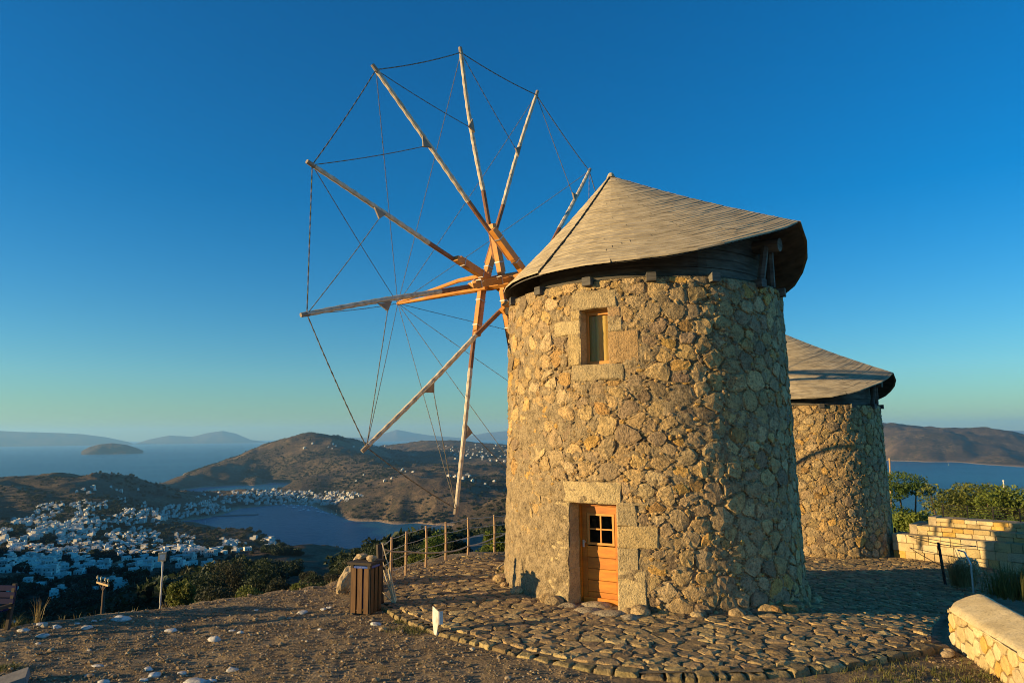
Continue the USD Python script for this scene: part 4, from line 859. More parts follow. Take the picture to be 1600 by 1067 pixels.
# rope fence
t = thing('rope_fence', 'weathered rope fence with slim wooden posts along the paving edge', 'fence')
fp = []
for px, ty, by, zb in [(597, 848, 915, .0), (611, 839, 903, .03), (634, 830, 894, .04), (665, 821, 883, .05), (696, 815, 873, .05), (731, 808, 863, .05), (772, 804, 857, .05), (806, 801, 853, .04)]:
    b = at_z(px, by, zb); D = math.hypot(b[0], b[1]); tp = at_d(px, ty, D); tp = np.array([b[0], b[1], tp[2]]); fp.append((b, tp))
    obj('post', tube([b - [0, 0, .25], b + (tp - b) * .5 + rt.normal(0, .008, 3), tp], [.027, .025, .022], 8), M['post_wood'], t, smooth=40)
for i in range(len(fp) - 1):
    for fr in (.96, .70, .44, .18):
        a = fp[i][0] + (fp[i][1] - fp[i][0]) * fr; b = fp[i + 1][0] + (fp[i + 1][1] - fp[i + 1][0]) * fr
        obj('wire', tube(sag(a, b, .015, 7), .006, 5), M['metal_grey'], t)
cr = [at_d(600, 858, 13.2), at_d(634, 861, 14.0), at_d(696, 862, 15.3), at_d(731, 853, 16.2), at_d(772, 840, 17.2), at_d(798, 828, 17.8)]
pts = np.vstack([sag(a, b, .03, 6)[:-1] for a, b in zip(cr[:-1], cr[1:])] + [cr[-1:]])
obj('rope', tube(pts, .017, 7), M['fence_rope'], t, smooth=True)
# dry stalks
p0 = at_z(619, 945, .02); D0 = math.hypot(p0[0], p0[1]); t = thing('dry_stalks', 'bundle of pale dry stalks leaning at the paving corner beside the bin', 'dry plant', p0)
for k, (px, py) in enumerate([(597, 848), (598, 876), (599, 890), (600, 902), (606, 880), (609, 900), (598, 925)]):
    q = at_d(px, py, D0 + rt.uniform(-.1, .2)) - p0; obj('stalk', tube([np.r_[rt.normal(0, .02, 2), 0], q * .5 + rt.normal(0, .012, 3), q], [.014, .011, .006], 5), M['dry_stalk'], t)
# metal plate
p0 = at_z(681, 990, .02); t = thing('metal_plate', 'upright pale bent metal plate standing on the paving kerb', 'metal plate', p0, -.96, None, .86)
pl = Polygon([(-.055, .0), (.03, 0), (.10, .20), (.10, .36), (-.10, .41), (-.105, .2)]); m = trimesh.creation.extrude_polygon(pl, .008, engine='earcut'); m.apply_transform(trimesh.transformations.rotation_matrix(math.pi / 2, [1, 0, 0])); obj('plate', m, M['white_paint'], t)
obj('flange', bx(.008, .07, .20, (.103, .034, .26), bevel=.002), M['metal_grey'], t); obj('foot', bx(.07, .05, .03, (-.01, .02, .0), bevel=.004), M['metal_grey'], t)
# lamp pole
D = 17.0; pl_ = at_d(249, 955, D); g = hz(pl_[0], pl_[1]); tp = at_d(251, 868, D); t = thing('floodlight_pole', 'thin pale pole with a small boxy floodlight at the hilltop edge', 'lamp post', (pl_[0], pl_[1], g - .1))
hh = tp[2] - g; obj('pole', tube([(0, 0, 0), (0.01, 0, hh)], [.022, .018], 8), M['white_paint'], t, smooth=40)
obj('lamp_head', bx(.15, .12, .17, (0, -.02, hh + .08), .4, bevel=.015), M['insulator'], t); obj('lamp_glass', bx(.11, .01, .12, (.035, -.078, hh + .08), .4), M['white_paint'], t); obj('bracket', bx(.05, .05, .03, (0, 0, hh - .01), bevel=.004), M['metal_grey'], t)
# utility pole with a crossarm
D = 62.0; b = at_d(159, 965, D); tp = at_d(158, 909, D); g = hz(b[0], b[1]); hh = tp[2] - g
t = thing('utility_pole', 'dark wooden utility pole with a crossarm and upright insulators', 'utility pole', (b[0], b[1], g - .2))
obj('pole', tube([(0, 0, 0), (0, 0, hh * .5), (0.02, 0, hh + .2)], [.16, .13, .11], 9), M['pole_dark'], t, smooth=40)
dv = np.array([math.cos(-.45), math.sin(-.45), 0]); ca = np.array([0.02, -.12, hh + .05]); obj('crossarm', bar(ca - dv * .78 + [0, 0, .08], ca + dv * .62 - [0, 0, .06], .11, .13), M['insulator'], t)
for k, u in enumerate((-.74, -.3, .2, .55)):
    c = ca + dv * u + [0, 0, .06 - .07 * (u + .2) / .7 + .05]
    obj('insulator', trimesh.Trimesh(*[(lambda m: (m.vertices + c, m.faces))(trimesh.creation.revolve(np.array([(0, 0), (.03, 0), (.03, .2), (.075, .22), (.05, .3), (.07, .34), (.03, .42), (0, .42)]), sections=8))][0], process=False), M['insulator'], t)
obj('brace', cat_([bar(ca - dv * .45, np.array([0, -.1, hh - .45]), .05, .04), bar(ca + dv * .4, np.array([0, -.1, hh - .45]), .05, .04)]), M['pole_dark'], t)
# blue benches at the left edge
def bench(loc, rz, label, name='blue_bench', scale=1.0, L=1.4):
    t = thing(name, label, 'bench', loc, rz, None, scale)
    for x in (-L / 2 + .04, L / 2 - .04):
        obj('leg', bar((x, .18, -.05), (x, .26, .62), .05, .05, (0, 1, 0)), M['post_wood'] if x < 0 else M['bin_dark'], t); obj('leg', bar((x, -.16, -.05), (x, -.16, .32), .05, .05, (0, 1, 0)), M['post_wood'], t)
        obj('arm', bar((x, -.2, .33), (x, .22, .33), .05, .04), M['bin_dark'], t)
    for k in range(3): obj('back_slat', bx(L, .022, .075, (0, .215 + .012 * k, .38 + .09 * k), bevel=.005), M['blue_paint'], t)
    for k in range(3): obj('seat_slat', bx(L, .10, .022, (0, -.14 + .115 * k, .29), bevel=.004), M['blue_paint'], t)
    return t
pbn = at_ground(13, 981)
bench((pbn[0] - .66, pbn[1] - .15, pbn[2]), -.12, 'dark blue slatted bench cut off by the left picture edge')
for (x, y), which in [((-9.3, 9.25), 'nearer'), ((-8.9, 10.35), 'farther')]:
    t = thing('sign_board', 'small blue sign board on two posts just outside the left picture edge, ' + which + ' one', 'sign', (x, y, hz(x, y)), .45)
    for s in (-1, 1): obj('post', bx(.05, .05, 1.25, (s * .14, 0, .4), bevel=.006), M['bin_dark'], t)
    obj('panel', bx(.36, .03, .62, (0, -.04, .66), bevel=.005), M['blue_paint'], t); obj('panel_edge', bx(.40, .02, .05, (0, -.04, 1.0), bevel=.004), M['bin_dark'], t)
# slab in the corner
p = at_ground(28, 1066); o = obj('concrete_slab', bx(.34, .3, .09, bevel=.012), M['grey_slab'], None); tag(o, 'grey concrete slab tilted in the bottom left corner of the gravel', 'slab'); x = UsdGeom.Xformable(o); x.AddTranslateOp().Set(Gf.Vec3d(float(p[0] - .05), float(p[1] - .06), float(p[2] + .03))); x.AddRotateXYZOp().Set(Gf.Vec3f(6, -14, 28))
# white limestone lying in the gravel
spots = [(65, 976, 1.2), (36, 985, 1), (67, 993, 1.1), (88, 980, 1.2), (120, 974, .7), (135, 981, 1.3), (161, 968, .7), (189, 967, 1.7), (147, 970, .5), (268, 985, 1.2), (154, 1040, .8), (232, 1045, .9), (240, 1056, 1.3), (139, 1055, .7), (163, 1066, 1.0), (335, 1000, 1.5), (363, 1047, 1.2), (305, 1066, 1.6), (330, 1064, 1.0), (376, 988, .7), (362, 985, .6), (586, 976, 1.0), (472, 957, 1.2), (505, 952, .9), (515, 949, .6), (400, 953, .6), (452, 966, .5), (500, 983, .45), (20, 972, .8), (285, 1052, .7), (225, 1062, .6), (420, 1010, .5), (140, 1016, .5), (60, 1005, .5)]
names_ = {189: 'long flat white rock at the far edge of the gravel', 335: 'flat white rock alone in the middle of the gravel', 363: 'white rock with a dark shadow low in the gravel', 305: 'largest white rock at the bottom picture edge', 586: 'smooth white rock beside the paving kerb below the bin', 472: 'pair-like white rock left of the litter bin', 268: 'white rock lying in the long shadow streak'}
for k, (px, py, s) in enumerate(spots):
    p = at_ground(px, py); a = .058 * s; m = rock(rt, a * rt.uniform(1.0, 1.6), a * rt.uniform(.7, 1.0), a * rt.uniform(.4, .6), 2, .4, k)
    o = obj('limestone_rock', m, M['limestone'], None, smooth=35); UsdGeom.Xformable(o).AddTranslateOp().Set(Gf.Vec3d(float(p[0]), float(p[1]), float(p[2] + a * .08)))
    if px in names_: tag(o, names_[px], 'rock')
    else:
        where = 'near the blue bench' if px < 100 else 'below the utility pole' if px < 200 else 'below the floodlight pole' if px < 300 else 'left of the litter bin'
        row = 'at the far gravel edge' if py < 972 else 'on the far gravel' if py < 1000 else 'on the middle gravel' if py < 1042 else 'at the bottom picture edge'
        tag(o, ('tiny ' if s < .65 else 'small ' if s < .95 else 'mid-sized ' if s < 1.15 else 'big ') + 'white rock ' + row + ' ' + where, 'rock', 'white rocks in the gravel')
# pebbles and gravel relief
n = 26000; r = np.sqrt(rt.uniform(6.0 ** 2, 15.5 ** 2, n)); a = np.radians(rt.uniform(-40, 8, n)); P = np.c_[r * np.sin(a), r * np.cos(a)]
ok = ~shapely.contains_xy(PAVE.buffer(.05), P[:, 0], P[:, 1]) & shapely.contains_xy(TOP.buffer(.1), P[:, 0], P[:, 1]); P = P[ok]
P2 = rt.uniform([4.2, 5.2], [6.6, 9.2], (2600, 2)); P = np.vstack([P, P2[~shapely.contains_xy(PAVE.buffer(.05), P2[:, 0], P2[:, 1])]])
Z = top_z(P[:, 0], P[:, 1]); Z += (meshkit.fbm(np.c_[P * 5, 0 * P[:, :1]], 3, 3) - .5) * .05
oct_ = trimesh.creation.icosphere(subdivisions=0); nv = len(oct_.vertices)
s = np.abs(rt.normal(0, .006, len(P))) + .005; s *= np.where(rt.uniform(size=len(P)) < .025, 2.4, 1)
V = (oct_.vertices[None] * (1 + rt.uniform(-.35, .35, (len(P), nv, 1)))) * s[:, None, None] * np.array([1.2, 1.1, .7]) + np.c_[P, Z + s * .25][:, None]
Fc = (oct_.faces[None] + (np.arange(len(P)) * nv)[:, None, None]).reshape(-1, 3)
tn = np.array([(.26, .185, .105), (.21, .15, .085), (.31, .225, .135), (.36, .275, .175), (.15, .105, .065), (.42, .35, .25)])[rt.choice(6, len(P), p=[.3, .25, .2, .1, .12, .03])]
obj('pebbles', (V.reshape(-1, 3), Fc), M['pebble'], None, tone=np.repeat(tn, nv, 0), kind='stuff', label='small brown pebbles covering the gravel', cat='pebbles')
# dry grass along the far edge of the gravel and weeds here and there
edge = LineString([(-14, 7.4), (-7.6, 10.6), (-5.9, 12.0), (-4.6, 13.0), (-3.3, 14.0), (-2.5, 14.6)]); P = []
for _ in range(520):
    q = np.array(edge.interpolate(rt.uniform(0, edge.length)).coords[0]) + rt.normal(0, .22, 2) + [-.12, .18]; P.append((*q, hz(*q) - .01))
obj('dry_grass', blades(P, rt, .13, .004, 5, .7), M['grass_dry'], None, kind='stuff', label='short dry grass along the far edge of the gravel', cat='grass')
P = []
for px, py, n_, sp in [(655, 985, 60, .22), (630, 972, 30, .12), (1430, 1050, 90, .5), (1500, 1060, 120, .5), (1380, 1062, 60, .4), (8, 1045, 40, .12)]:
    p = at_ground(px, py)
    for _ in range(n_): q = p[:2] + rt.normal(0, sp, 2) * [1, .6]; P.append((*q, gz(*q)))
obj('short_grass', blades(P, rt, .06, .003, 8, .9), M['grass_green'], None, kind='stuff', label='low grass tufts in the gravel by the kerb', cat='grass')
P = rt.uniform([-9, 7.0], [2.0, 14.0], (700, 2)); P = P[~shapely.contains_xy(PAVE.buffer(.1), P[:, 0], P[:, 1]) & shapely.contains_xy(TOP.buffer(.3), P[:, 0], P[:, 1])]; P = P[meshkit.fbm(np.c_[P * .8, 0 * P[:, :1]], 3, 15) > .52]
obj('dry_tufts', blades(np.c_[P, top_z(P[:, 0], P[:, 1])], rt, .045, .0022, 9, 1.1), M['grass_dry'], None, kind='stuff', label='tiny dry grass tufts scattered over the gravel', cat='grass')
P = []
for _ in range(900):
    x, y = rt.uniform(-2, 6), rt.uniform(8.0, 15.5)
    if PAVE.buffer(-.2).contains(Point(x, y)) and math.hypot(x - TC[0], y - TC[1]) > 2.75 and meshkit.fbm(np.array([x * .9, y * .9, 1.0]), 3, 44) > .55: P.append((x, y, float(pave_z(np.array(x), np.array(y))) - .01))
obj('joint_weeds', blades(P, rt, .035, .003, 6, 1.0), M['grass_green'], None, kind='stuff', label='tiny weeds and moss in the joints of the cobbles', cat='weeds')
def weed(px, py, z, h, n, label, mat='grass_green', sp=.10, spread=.6, w=.004, name='weed', cat='weed'):
    p = at_z(px, py, z); t = thing(name, label, cat, p); P = np.c_[rt.normal(0, sp, (n, 2)), np.zeros(n) - .02]; obj('leaves', blades(P, rt, h, w, 6, spread), M[mat], t); return t
weed(1200, 945, -.12, .38, 26, 'leafy green weed at the shaded foot of the near windmill', 'leaf_olive', .12, .8, .012)
weed(1024, 966, .0, .12, 40, 'low yellowish tuft at the near windmill right of the door', 'grass_green', .09, .9)
weed(795, 902, .03, .2, 30, 'small dark weed at the left foot of the near windmill', 'leaf_olive', .07, .8, .01)
weed(845, 962, .0, .05, 12, 'tiny grass tuft between cobbles near the doorstep', 'grass_green', .05, .9)
weed(22, 982, -.1, .22, 30, 'yellow green grass tuft beside the blue bench leg', 'grass_green', .08, .8)
weed(60, 975, -.35, .42, 5, 'spindly dry stalk at the gravel edge near the blue bench', 'grass_dry', .05, .3)
# dry tussock and green weeds right of the path
p = at_z(1505, 915, -.62); t = thing('dry_tussock', 'pale dry feathery grass tussock behind the low stone wall', 'grass tussock', p); obj('leaves', blades(np.c_[rt.normal(0, .10, (130, 2)), np.zeros(130)], rt, .62, .004, 8, .75), M['grass_dry'], t); obj('seed_heads', leaves([((.12, 0, .38), (.26, .25, .22))], 2600, .022, rt, .3), M['dry_stalk'], t); obj('stalk', tube([(0, 0, 0), (-.02, 0, .5), (-.12, .02, .85)], [.012, .009, .004], 5), M['dry_stalk'], t); obj('stalk', tube([(0, 0, 0), (.06, 0, .4), (-.03, .02, .78)], [.012, .009, .004], 5), M['dry_stalk'], t)
for k, (px, py, z, h, lab) in enumerate([(1572, 930, -.25, .55, 'green yellow tall weeds behind the low wall, left clump'), (1605, 935, -.2, .62, 'green yellow tall weeds at the right picture edge')]):
    weed(px, py, z, h, 55, lab, 'grass_green', .16, .55, .007)

# ------------------------------------------------------------------ the low stone wall on the right
A = at_ground(1487, 1012); Bq = at_ground(1572, 1068); d2 = (Bq - A)[:2]; d2 /= np.linalg.norm(d2); DA = math.hypot(A[0], A[1]); ztop = at_d(1487, 946, DA)[2]; nrm = np.array([d2[1], -d2[0]])
if nrm @ np.array([-1, 0]) < 0: nrm = -nrm
LW, TW = 3.6, .46; zb = A[2] - .25; HW = ztop - zb
t = thing('stone_wall', 'low sunlit wall of pale yellow stones with smooth rounded plaster top', 'wall', (A[0], A[1], zb))
Lx, Nx = np.array([*d2, 0]), np.array([*nrm, 0])
def wp(u, v, h): return np.asarray(u)[:, None] * Lx + np.asarray(v)[:, None] * np.array([0, 0, 1.0]) + np.asarray(h)[:, None] * Nx
core = trimesh.creation.box((LW, TW - .05, HW - .03)); core.apply_translation((LW / 2 + .02, 0, (HW - .03) / 2)); T = np.eye(4); T[:3, 0] = Lx; T[:3, 1] = -Nx; T[:3, 3] = -Nx * TW / 2
if np.linalg.det(T[:3, :3]) < 0: core.invert()
v = core.vertices.copy(); core.vertices = v[:, :1] * Lx + v[:, 1:2] * (-Nx) + v[:, 2:3] * [0, 0, 1] - Nx * TW / 2
wcore = obj('core', core, M['wall_mortar'], t)
WT = [((.46, .345, .165), 4), ((.51, .395, .21), 4), ((.48, .315, .115), 2), ((.41, .30, .145), 2), ((.52, .33, .08), 1), ((.55, .44, .26), 1.6)]
P, R = dart(LW, HW, [.125, .10, .075, .05], rt, False, 1.15); CL = cells(P, LW, HW, False, 1.15)
for pg in CL:
    if pg is None: continue
    pg = pg.intersection(sbox(0, 0, LW, HW - .035))
    if pg.is_empty or pg.geom_type != 'Polygon': continue
    r = rt.uniform(.008, .018); pg = pg.buffer(-rt.uniform(.004, .010) - r).buffer(r)
    if pg.is_empty or pg.geom_type != 'Polygon' or pg.area < .0012: continue
    obj('stone', stone_mesh(pg, 10, wp, rt.uniform(.012, .03), .04, rt, dome=.9, jag=.12), M['wall_stone'], wcore, tone=pick(WT, rt))
# plain stones on the end face that looks up the path
def wp2(u, v, h): return -np.asarray(u)[:, None] * Nx + np.asarray(v)[:, None] * np.array([0, 0, 1.0]) - np.asarray(h)[:, None] * Lx + 0.0 * Lx
for k in range(4):
    for j in range(3):
        pg = sbox(j * .15 + .01, k * HW / 4 + .01, j * .15 + .14, (k + 1) * HW / 4 - .015).buffer(-.012).buffer(.012)
        m = stone_mesh(pg, 10, wp2, .02, .03, rt, dome=.9); m.invert(); obj('stone', m, M['wall_stone'], wcore, tone=pick(WT, rt))
# coping: rounded end
cpoly = unary_union([sbox(.18, -.03, LW, TW + .03), Point(.26, TW / 2).buffer(.29)]).intersection(sbox(-.05, -.035, LW, TW + .035)).buffer(-.02).buffer(.02)
cm = trimesh.creation.extrude_polygon(cpoly.simplify(.004), .075, engine='earcut'); bot = cm.vertices.copy()
import manifold3d as m3
cs = m3.CrossSection([np.array(shapely.geometry.polygon.orient(cpoly.simplify(.006)).exterior.coords)[:-1]]); lay = m3.Manifold.hull(m3.Manifold.extrude(cs, .055) + m3.Manifold.extrude(cs.offset(-.03, m3.JoinType.Round), .095))
mm_ = lay.refine_to_length(.06).to_mesh(); v = np.array(mm_.vert_properties[:, :3]); v[:, 2] += (meshkit.fbm(v * 7, 3, 8) - .5) * .022 * (v[:, 2] > .03); v[:, 2] += np.where(v[:, 2] > .03, .40 * np.clip(v[:, 1], -.03, .46) - .03 - 1.5 * np.clip(v[:, 1] - .36, 0, 1) ** 1.3, 0)
cv = v[:, :1] * Lx + v[:, 1:2] * (-Nx) + (v[:, 2:3] + HW - .035) * [0, 0, 1]; f = np.array(mm_.tri_verts)
if np.linalg.det(np.array([Lx, -Nx, [0, 0, 1]])) < 0: f = f[:, [0, 2, 1]]
obj('coping', (cv, f), M['coping'], t, smooth=True)
for k, (dx, dy) in enumerate([(.06, .42), (.13, .30), (.2, .5), (.02, .22)]):
    p = A[:2] + d2 * (.15 + dx * 2.2) + nrm * (.12 + dy * .25); m = rock(rt, .09, .07, .05, 2, .2, k); o = obj('rubble_stone', m, M['tan_rock'], None, smooth=35); tag(o, 'loose grey tan stone lying at the foot of the low wall', 'stone', 'loose stones at the low wall'); UsdGeom.Xformable(o).AddTranslateOp().Set(Gf.Vec3d(float(p[0]), float(p[1]), gz(*p) + .02))
# the stepped wall farther right
S0 = at_z(1396, 863, -.76); S1 = at_z(1491, 873, -.76); e = (S1 - S0)[:2]; e /= np.linalg.norm(e); nn = np.array([e[1], -e[0]])
if nn @ (-S0[:2]) < 0: nn = -nn
D0_ = math.hypot(*S0[:2]); E3, N3 = np.array([*e, 0]), np.array([*nn, 0])
def ztop_at(px, py, back, u):
    q = S0[:2] + e * u - nn * back; return at_d(px, py, math.hypot(*q))[2]
z1 = at_d(1396, 833, D0_)[2]; z2 = ztop_at(1420, 820, .42, .6); z3 = ztop_at(1440, 808, .84, 1.0)
t = thing('stepped_wall', 'stepped terrace wall of yellow stone blocks beside the path to the second windmill', 'wall', (S0[0], S0[1], -1.35))
base = obj('core', cat_([bx(.01, .01, .01, (0, 0, -.2))]), M['wall_mortar'], t)
def blockrow(u0, u1, back, za, zb_, rows):
    hgt = (zb_ - za) / rows
    for r in range(rows):
        u = u0 + (0 if r % 2 else -.12)
        while u < u1:
            L = rt.uniform(.22, .42); a, b = max(u, u0), min(u + L, u1); u += L
            if b - a < .06: continue
            pr = rt.uniform(-.012, .012); m = bx(b - a - .012, .30, hgt - .012, bevel=.018); v = m.vertices + rt.normal(0, .004, m.vertices.shape)
            w3 = (v[:, :1] + (a + b) / 2) * E3 + (v[:, 1:2] - .15 + pr) * N3 + (v[:, 2:3] + za + hgt * (r + .5) + 1.35) * [0, 0, 1] - N3 * back
            mm2 = trimesh.Trimesh(w3, m.faces, process=False)
            if np.linalg.det(np.array([E3, N3, [0, 0, 1]])) < 0: mm2.invert()
            obj('stone_block', mm2, M['wall_stone'], base, tone=pick(WT, rt) * .95)
def corebox(u0, u1, b0, b1, za, zb_):
    m = bx(u1 - u0, b1 - b0, zb_ - za, ((u0 + u1) / 2, 0, (za + zb_) / 2 + 1.35)); v = m.vertices; return trimesh.Trimesh(v[:, :1] * E3 + (v[:, 1:2] - (b0 + b1) / 2) * N3 + v[:, 2:3] * [0, 0, 1], m.faces if np.linalg.det(np.array([E3, N3, [0, 0, 1]])) > 0 else m.faces[:, ::-1], process=False)
LE = 5.2
blockrow(0, LE, 0, -1.15, z1, 4); blockrow(.55, LE, .42, z1 - .02, z2, 2); blockrow(.95, LE, .84, z2 - .02, z3, 2)
obj('tread', cat_([corebox(0.01, LE - .01, .29, .70, -1.5, z1 - .012), corebox(.56, LE - .01, .71, 1.12, -1.5, z2 - .012), corebox(.96, LE - .01, 1.13, 1.6, -1.5, z3 - .014)]), M['wall_mortar'], t)
for (u, b0, b1, za, zb_) in [(.55, .42, 1.5, z1 - .2, z2), (.95, .84, 1.5, z2 - .1, z3)]:
    obj('end_block', corebox(u - .2, u, b0, b1, za, zb_ + .02), M['wall_mortar'], t)
# iron railing behind the stepped wall
t = thing('iron_railing', 'black iron railing with horizontal bars behind the stepped wall', 'railing')
def sw(u, b, z): q = S0[:2] + e * u - nn * b; return np.array([q[0], q[1], z])
us = np.arange(1.0, 6.2, .62)
for u in us: obj('post', tube([sw(u, 1.45, z3 - .3), sw(u, 1.45, z3 + .34)], .018, 6), M['iron'], t)
for q in (.06, .13, .20, .27, .34): obj('rail', tube([sw(.95, 1.45, z3 + q), sw(6.0, 1.45, z3 + q)], .009, 5), M['iron'], t)
# black posts with ropes, pale handrail
t = thing('rope_barrier', 'dark iron posts with two ropes along the path past the stepped wall', 'barrier')
bp = []
for px, by, tx, ty, zz in [(1402, 862, 1398, 824, -.95), (1414, 866, 1411, 832, -.92), (1480, 922, 1466, 847, -.85)]:
    b = at_z(px, by, zz); tp = at_d(tx, ty, math.hypot(b[0], b[1])); bp.append((b, tp)); obj('post', tube([b - [0, 0, .2], tp], [.035, .03], 8), M['iron'], t)
for i in range(2):
    for fr in (.97, .5): obj('rope', tube(sag(bp[i][0] + (bp[i][1] - bp[i][0]) * fr, bp[i + 1][0] + (bp[i + 1][1] - bp[i + 1][0]) * fr, .03, 9), .010, 5), M['iron'], t)
q = at_z(1530, 905, -.8)
for fr in (.97, .5): obj('rope', tube(sag(bp[2][0] + (bp[2][1] - bp[2][0]) * fr, q + [0, 0, .9 * fr - .1], .03, 9), .010, 5), M['iron'], t)
a, b, c = at_d(1497, 859, 17.2), at_d(1507, 862, 16.8), at_d(1517, 882, 15.6); o = obj('handrail', tube([a, b, c, c - [0, 0, .5]], .016, 7), M['metal_grey'], None); tag(o, 'short pale bent handrail in front of the stepped wall', 'handrail')

# ------------------------------------------------------------------ trees and shrubs
def shrub(px, top, D, wpx, label, mat, n, size, seed, hm=None, name='shrub', cat='shrub', trunk=None, lumps=None, group=None):
    """crown top at pixel (px, top) at distance D, wpx wide"""
    p = at_d(px, top, D); g = hz(p[0], p[1]); w = wpx / F * D; h = max(p[2] - g, .6) if hm is None else hm
    z = p[2] - h; rng = np.random.default_rng(seed)
    L = lumpset(rng, w, min(h, w * 1.25), 9, max(0, h - w * 1.25)) if lumps is None else lumps(w, h)
    return plant(name, label, cat, (p[0], p[1], z), L, n, size, M[mat], seed, trunk or .03 * w)
def pine_lumps(w, h):
    return [((-.05 * w, 0, h - .17 * w), (.45 * w, .4 * w, .16 * w)), ((.30 * w, .1 * w, h - .30 * w), (.30 * w, .25 * w, .11 * w)), ((-.3 * w, -.1 * w, h - .32 * w), (.32 * w, .3 * w, .16 * w)), ((-.2 * w, 0, h - .72 * w), (.38 * w, .35 * w, .2 * w)), ((.1 * w, -.1 * w, h - .85 * w), (.3 * w, .3 * w, .17 * w)), ((0, 0, h - 1.15 * w), (.4 * w, .35 * w, .2 * w))]
shrub(1406, 736, 42, 82, 'dark green pine tree partly hidden by the second windmill', 'leaf_pine', 15000, .055, 41, name='pine_tree', cat='tree', trunk=.10, lumps=pine_lumps)
for k, (px, top, D, wpx, lab, mt) in enumerate([(1478, 752, 40, 78, 'tall olive green shrub above the lit part of the stepped wall', 'leaf_olive'), (1512, 748, 42, 70, 'olive green shrub with a pointed top behind the iron railing', 'leaf_olive'), (1549, 750, 40, 76, 'broad yellow green shrub behind the iron railing', 'leaf_green'), (1590, 771, 40, 70, 'brownish low shrub at the right picture edge', 'leaf_scrub'), (1440, 792, 34, 56, 'low bright green shrub at the left end of the stepped wall', 'leaf_green'), (1500, 785, 36, 90, 'low dense shrub right behind the iron railing bars', 'leaf_olive'), (1560, 795, 36, 90, 'dark low shrub under the broad yellow green shrub', 'leaf_pine'), (1408, 800, 34, 44, 'small shrub between the second windmill and the stepped wall', 'leaf_green'), (1625, 790, 36, 70, 'shrub cut off by the right picture edge', 'leaf_olive')]):
    shrub(px, top, D, wpx, lab, mt, 8000, .065, 60 + k)
for k, (px, top, D, wpx, lab, mt) in enumerate([(318, 886, 48, 62, 'dark bushy shrub on the slope right of the floodlight pole', 'leaf_dark'), (356, 874, 52, 66, 'tallest dark shrub on the slope left of the knoll', 'leaf_scrub'), (402, 882, 50, 60, 'dark shrub on the slope below the brown knoll', 'leaf_dark'), (436, 896, 46, 46, 'small dark shrub at the right end of the slope shrubs', 'leaf_scrub'), (285, 905, 42, 40, 'low olive shrub close to the floodlight pole', 'leaf_olive'), (340, 905, 40, 70, 'low broad shrub in front of the slope shrubs', 'leaf_scrub'), (395, 912, 38, 60, 'low scrubby bush at the gravel edge', 'leaf_olive'), (588, 846, 24, 66, 'round dark shrub behind the litter bin and first fence posts', 'leaf_dark'), (640, 848, 25, 60, 'dark shrub behind the middle of the rope fence', 'leaf_dark'), (690, 822, 30, 64, 'dark green tree-like shrub rising behind the fence posts', 'leaf_pine'), (716, 838, 28, 40, 'small dark shrub right of the taller fence shrub', 'leaf_dark'), (665, 862, 22, 60, 'low green shrub below the rope fence', 'leaf_olive'), (778, 826, 27, 40, 'yellow green shrub next to the near windmill', 'leaf_green'), (755, 850, 24, 52, 'low yellow green shrub below the last fence posts', 'leaf_green'), (472, 905, 40, 40, 'little olive bush left of the boulders', 'leaf_olive'), (560, 880, 26, 50, 'low dark bush behind the tall boulder', 'leaf_scrub')]):
    shrub(px, top, D, wpx, lab, mt, 5200, .05 if D < 35 else .08, 90 + k)
# low concrete wall of the road below the fence
a, b = at_d(688, 852, 40), at_d(766, 833, 44); o = obj('road_wall', bar(a - [0, 0, .4], b - [0, 0, .4], .3, .9), M['concrete'], None); tag(o, 'dark grey concrete road wall seen through the rope fence', 'wall')
for k, (px, y0, y1, D, r, lab, mt) in enumerate([(1390, 718, 760, 60, .07, 'slim wooden pole rising between the second windmill and the pine', 'post_wood'), (1568, 752, 775, 70, .06, 'short white post above the shrubs at the right', 'white_paint')]):
    p, q = at_d(px, y1, D), at_d(px, y0, D); o = obj('pole', cat_([tube([p - [0, 0, 1.5], q], [r, r * .85], 8), tube([q, q + [0, 0, .12]], [r * 1.3, r * 1.1], 8)]), M[mt], None); tag(o, lab, 'pole')
# ------------------------------------------------------------------ the town
rh = np.random.default_rng(77)
_ga, _gd = np.radians(np.linspace(-41, 41, 420)), np.geomspace(30, 9500, 340)
_GA, _GD = np.meshgrid(_ga, _gd, indexing='ij'); _GH = height(_GD * np.sin(_GA), _GD * np.cos(_GA))
def height(x, y):      # quick look-up of the land's height on the same polar grid
    x = np.asarray(x, float); y = np.asarray(y, float); a = (np.arctan2(x, y) - _ga[0]) / (_ga[1] - _ga[0]); d = np.log(np.maximum(np.hypot(x, y), 30.01) / 30.0) / math.log(_gd[1] / _gd[0])
    i = np.clip(a.astype(int), 0, len(_ga) - 2); j = np.clip(d.astype(int), 0, len(_gd) - 2); u = np.clip(a - i, 0, 1); v = np.clip(d - j, 0, 1)
    return (_GH[i, j] * (1 - u) + _GH[i + 1, j] * u) * (1 - v) + (_GH[i, j + 1] * (1 - u) + _GH[i + 1, j + 1] * u) * v
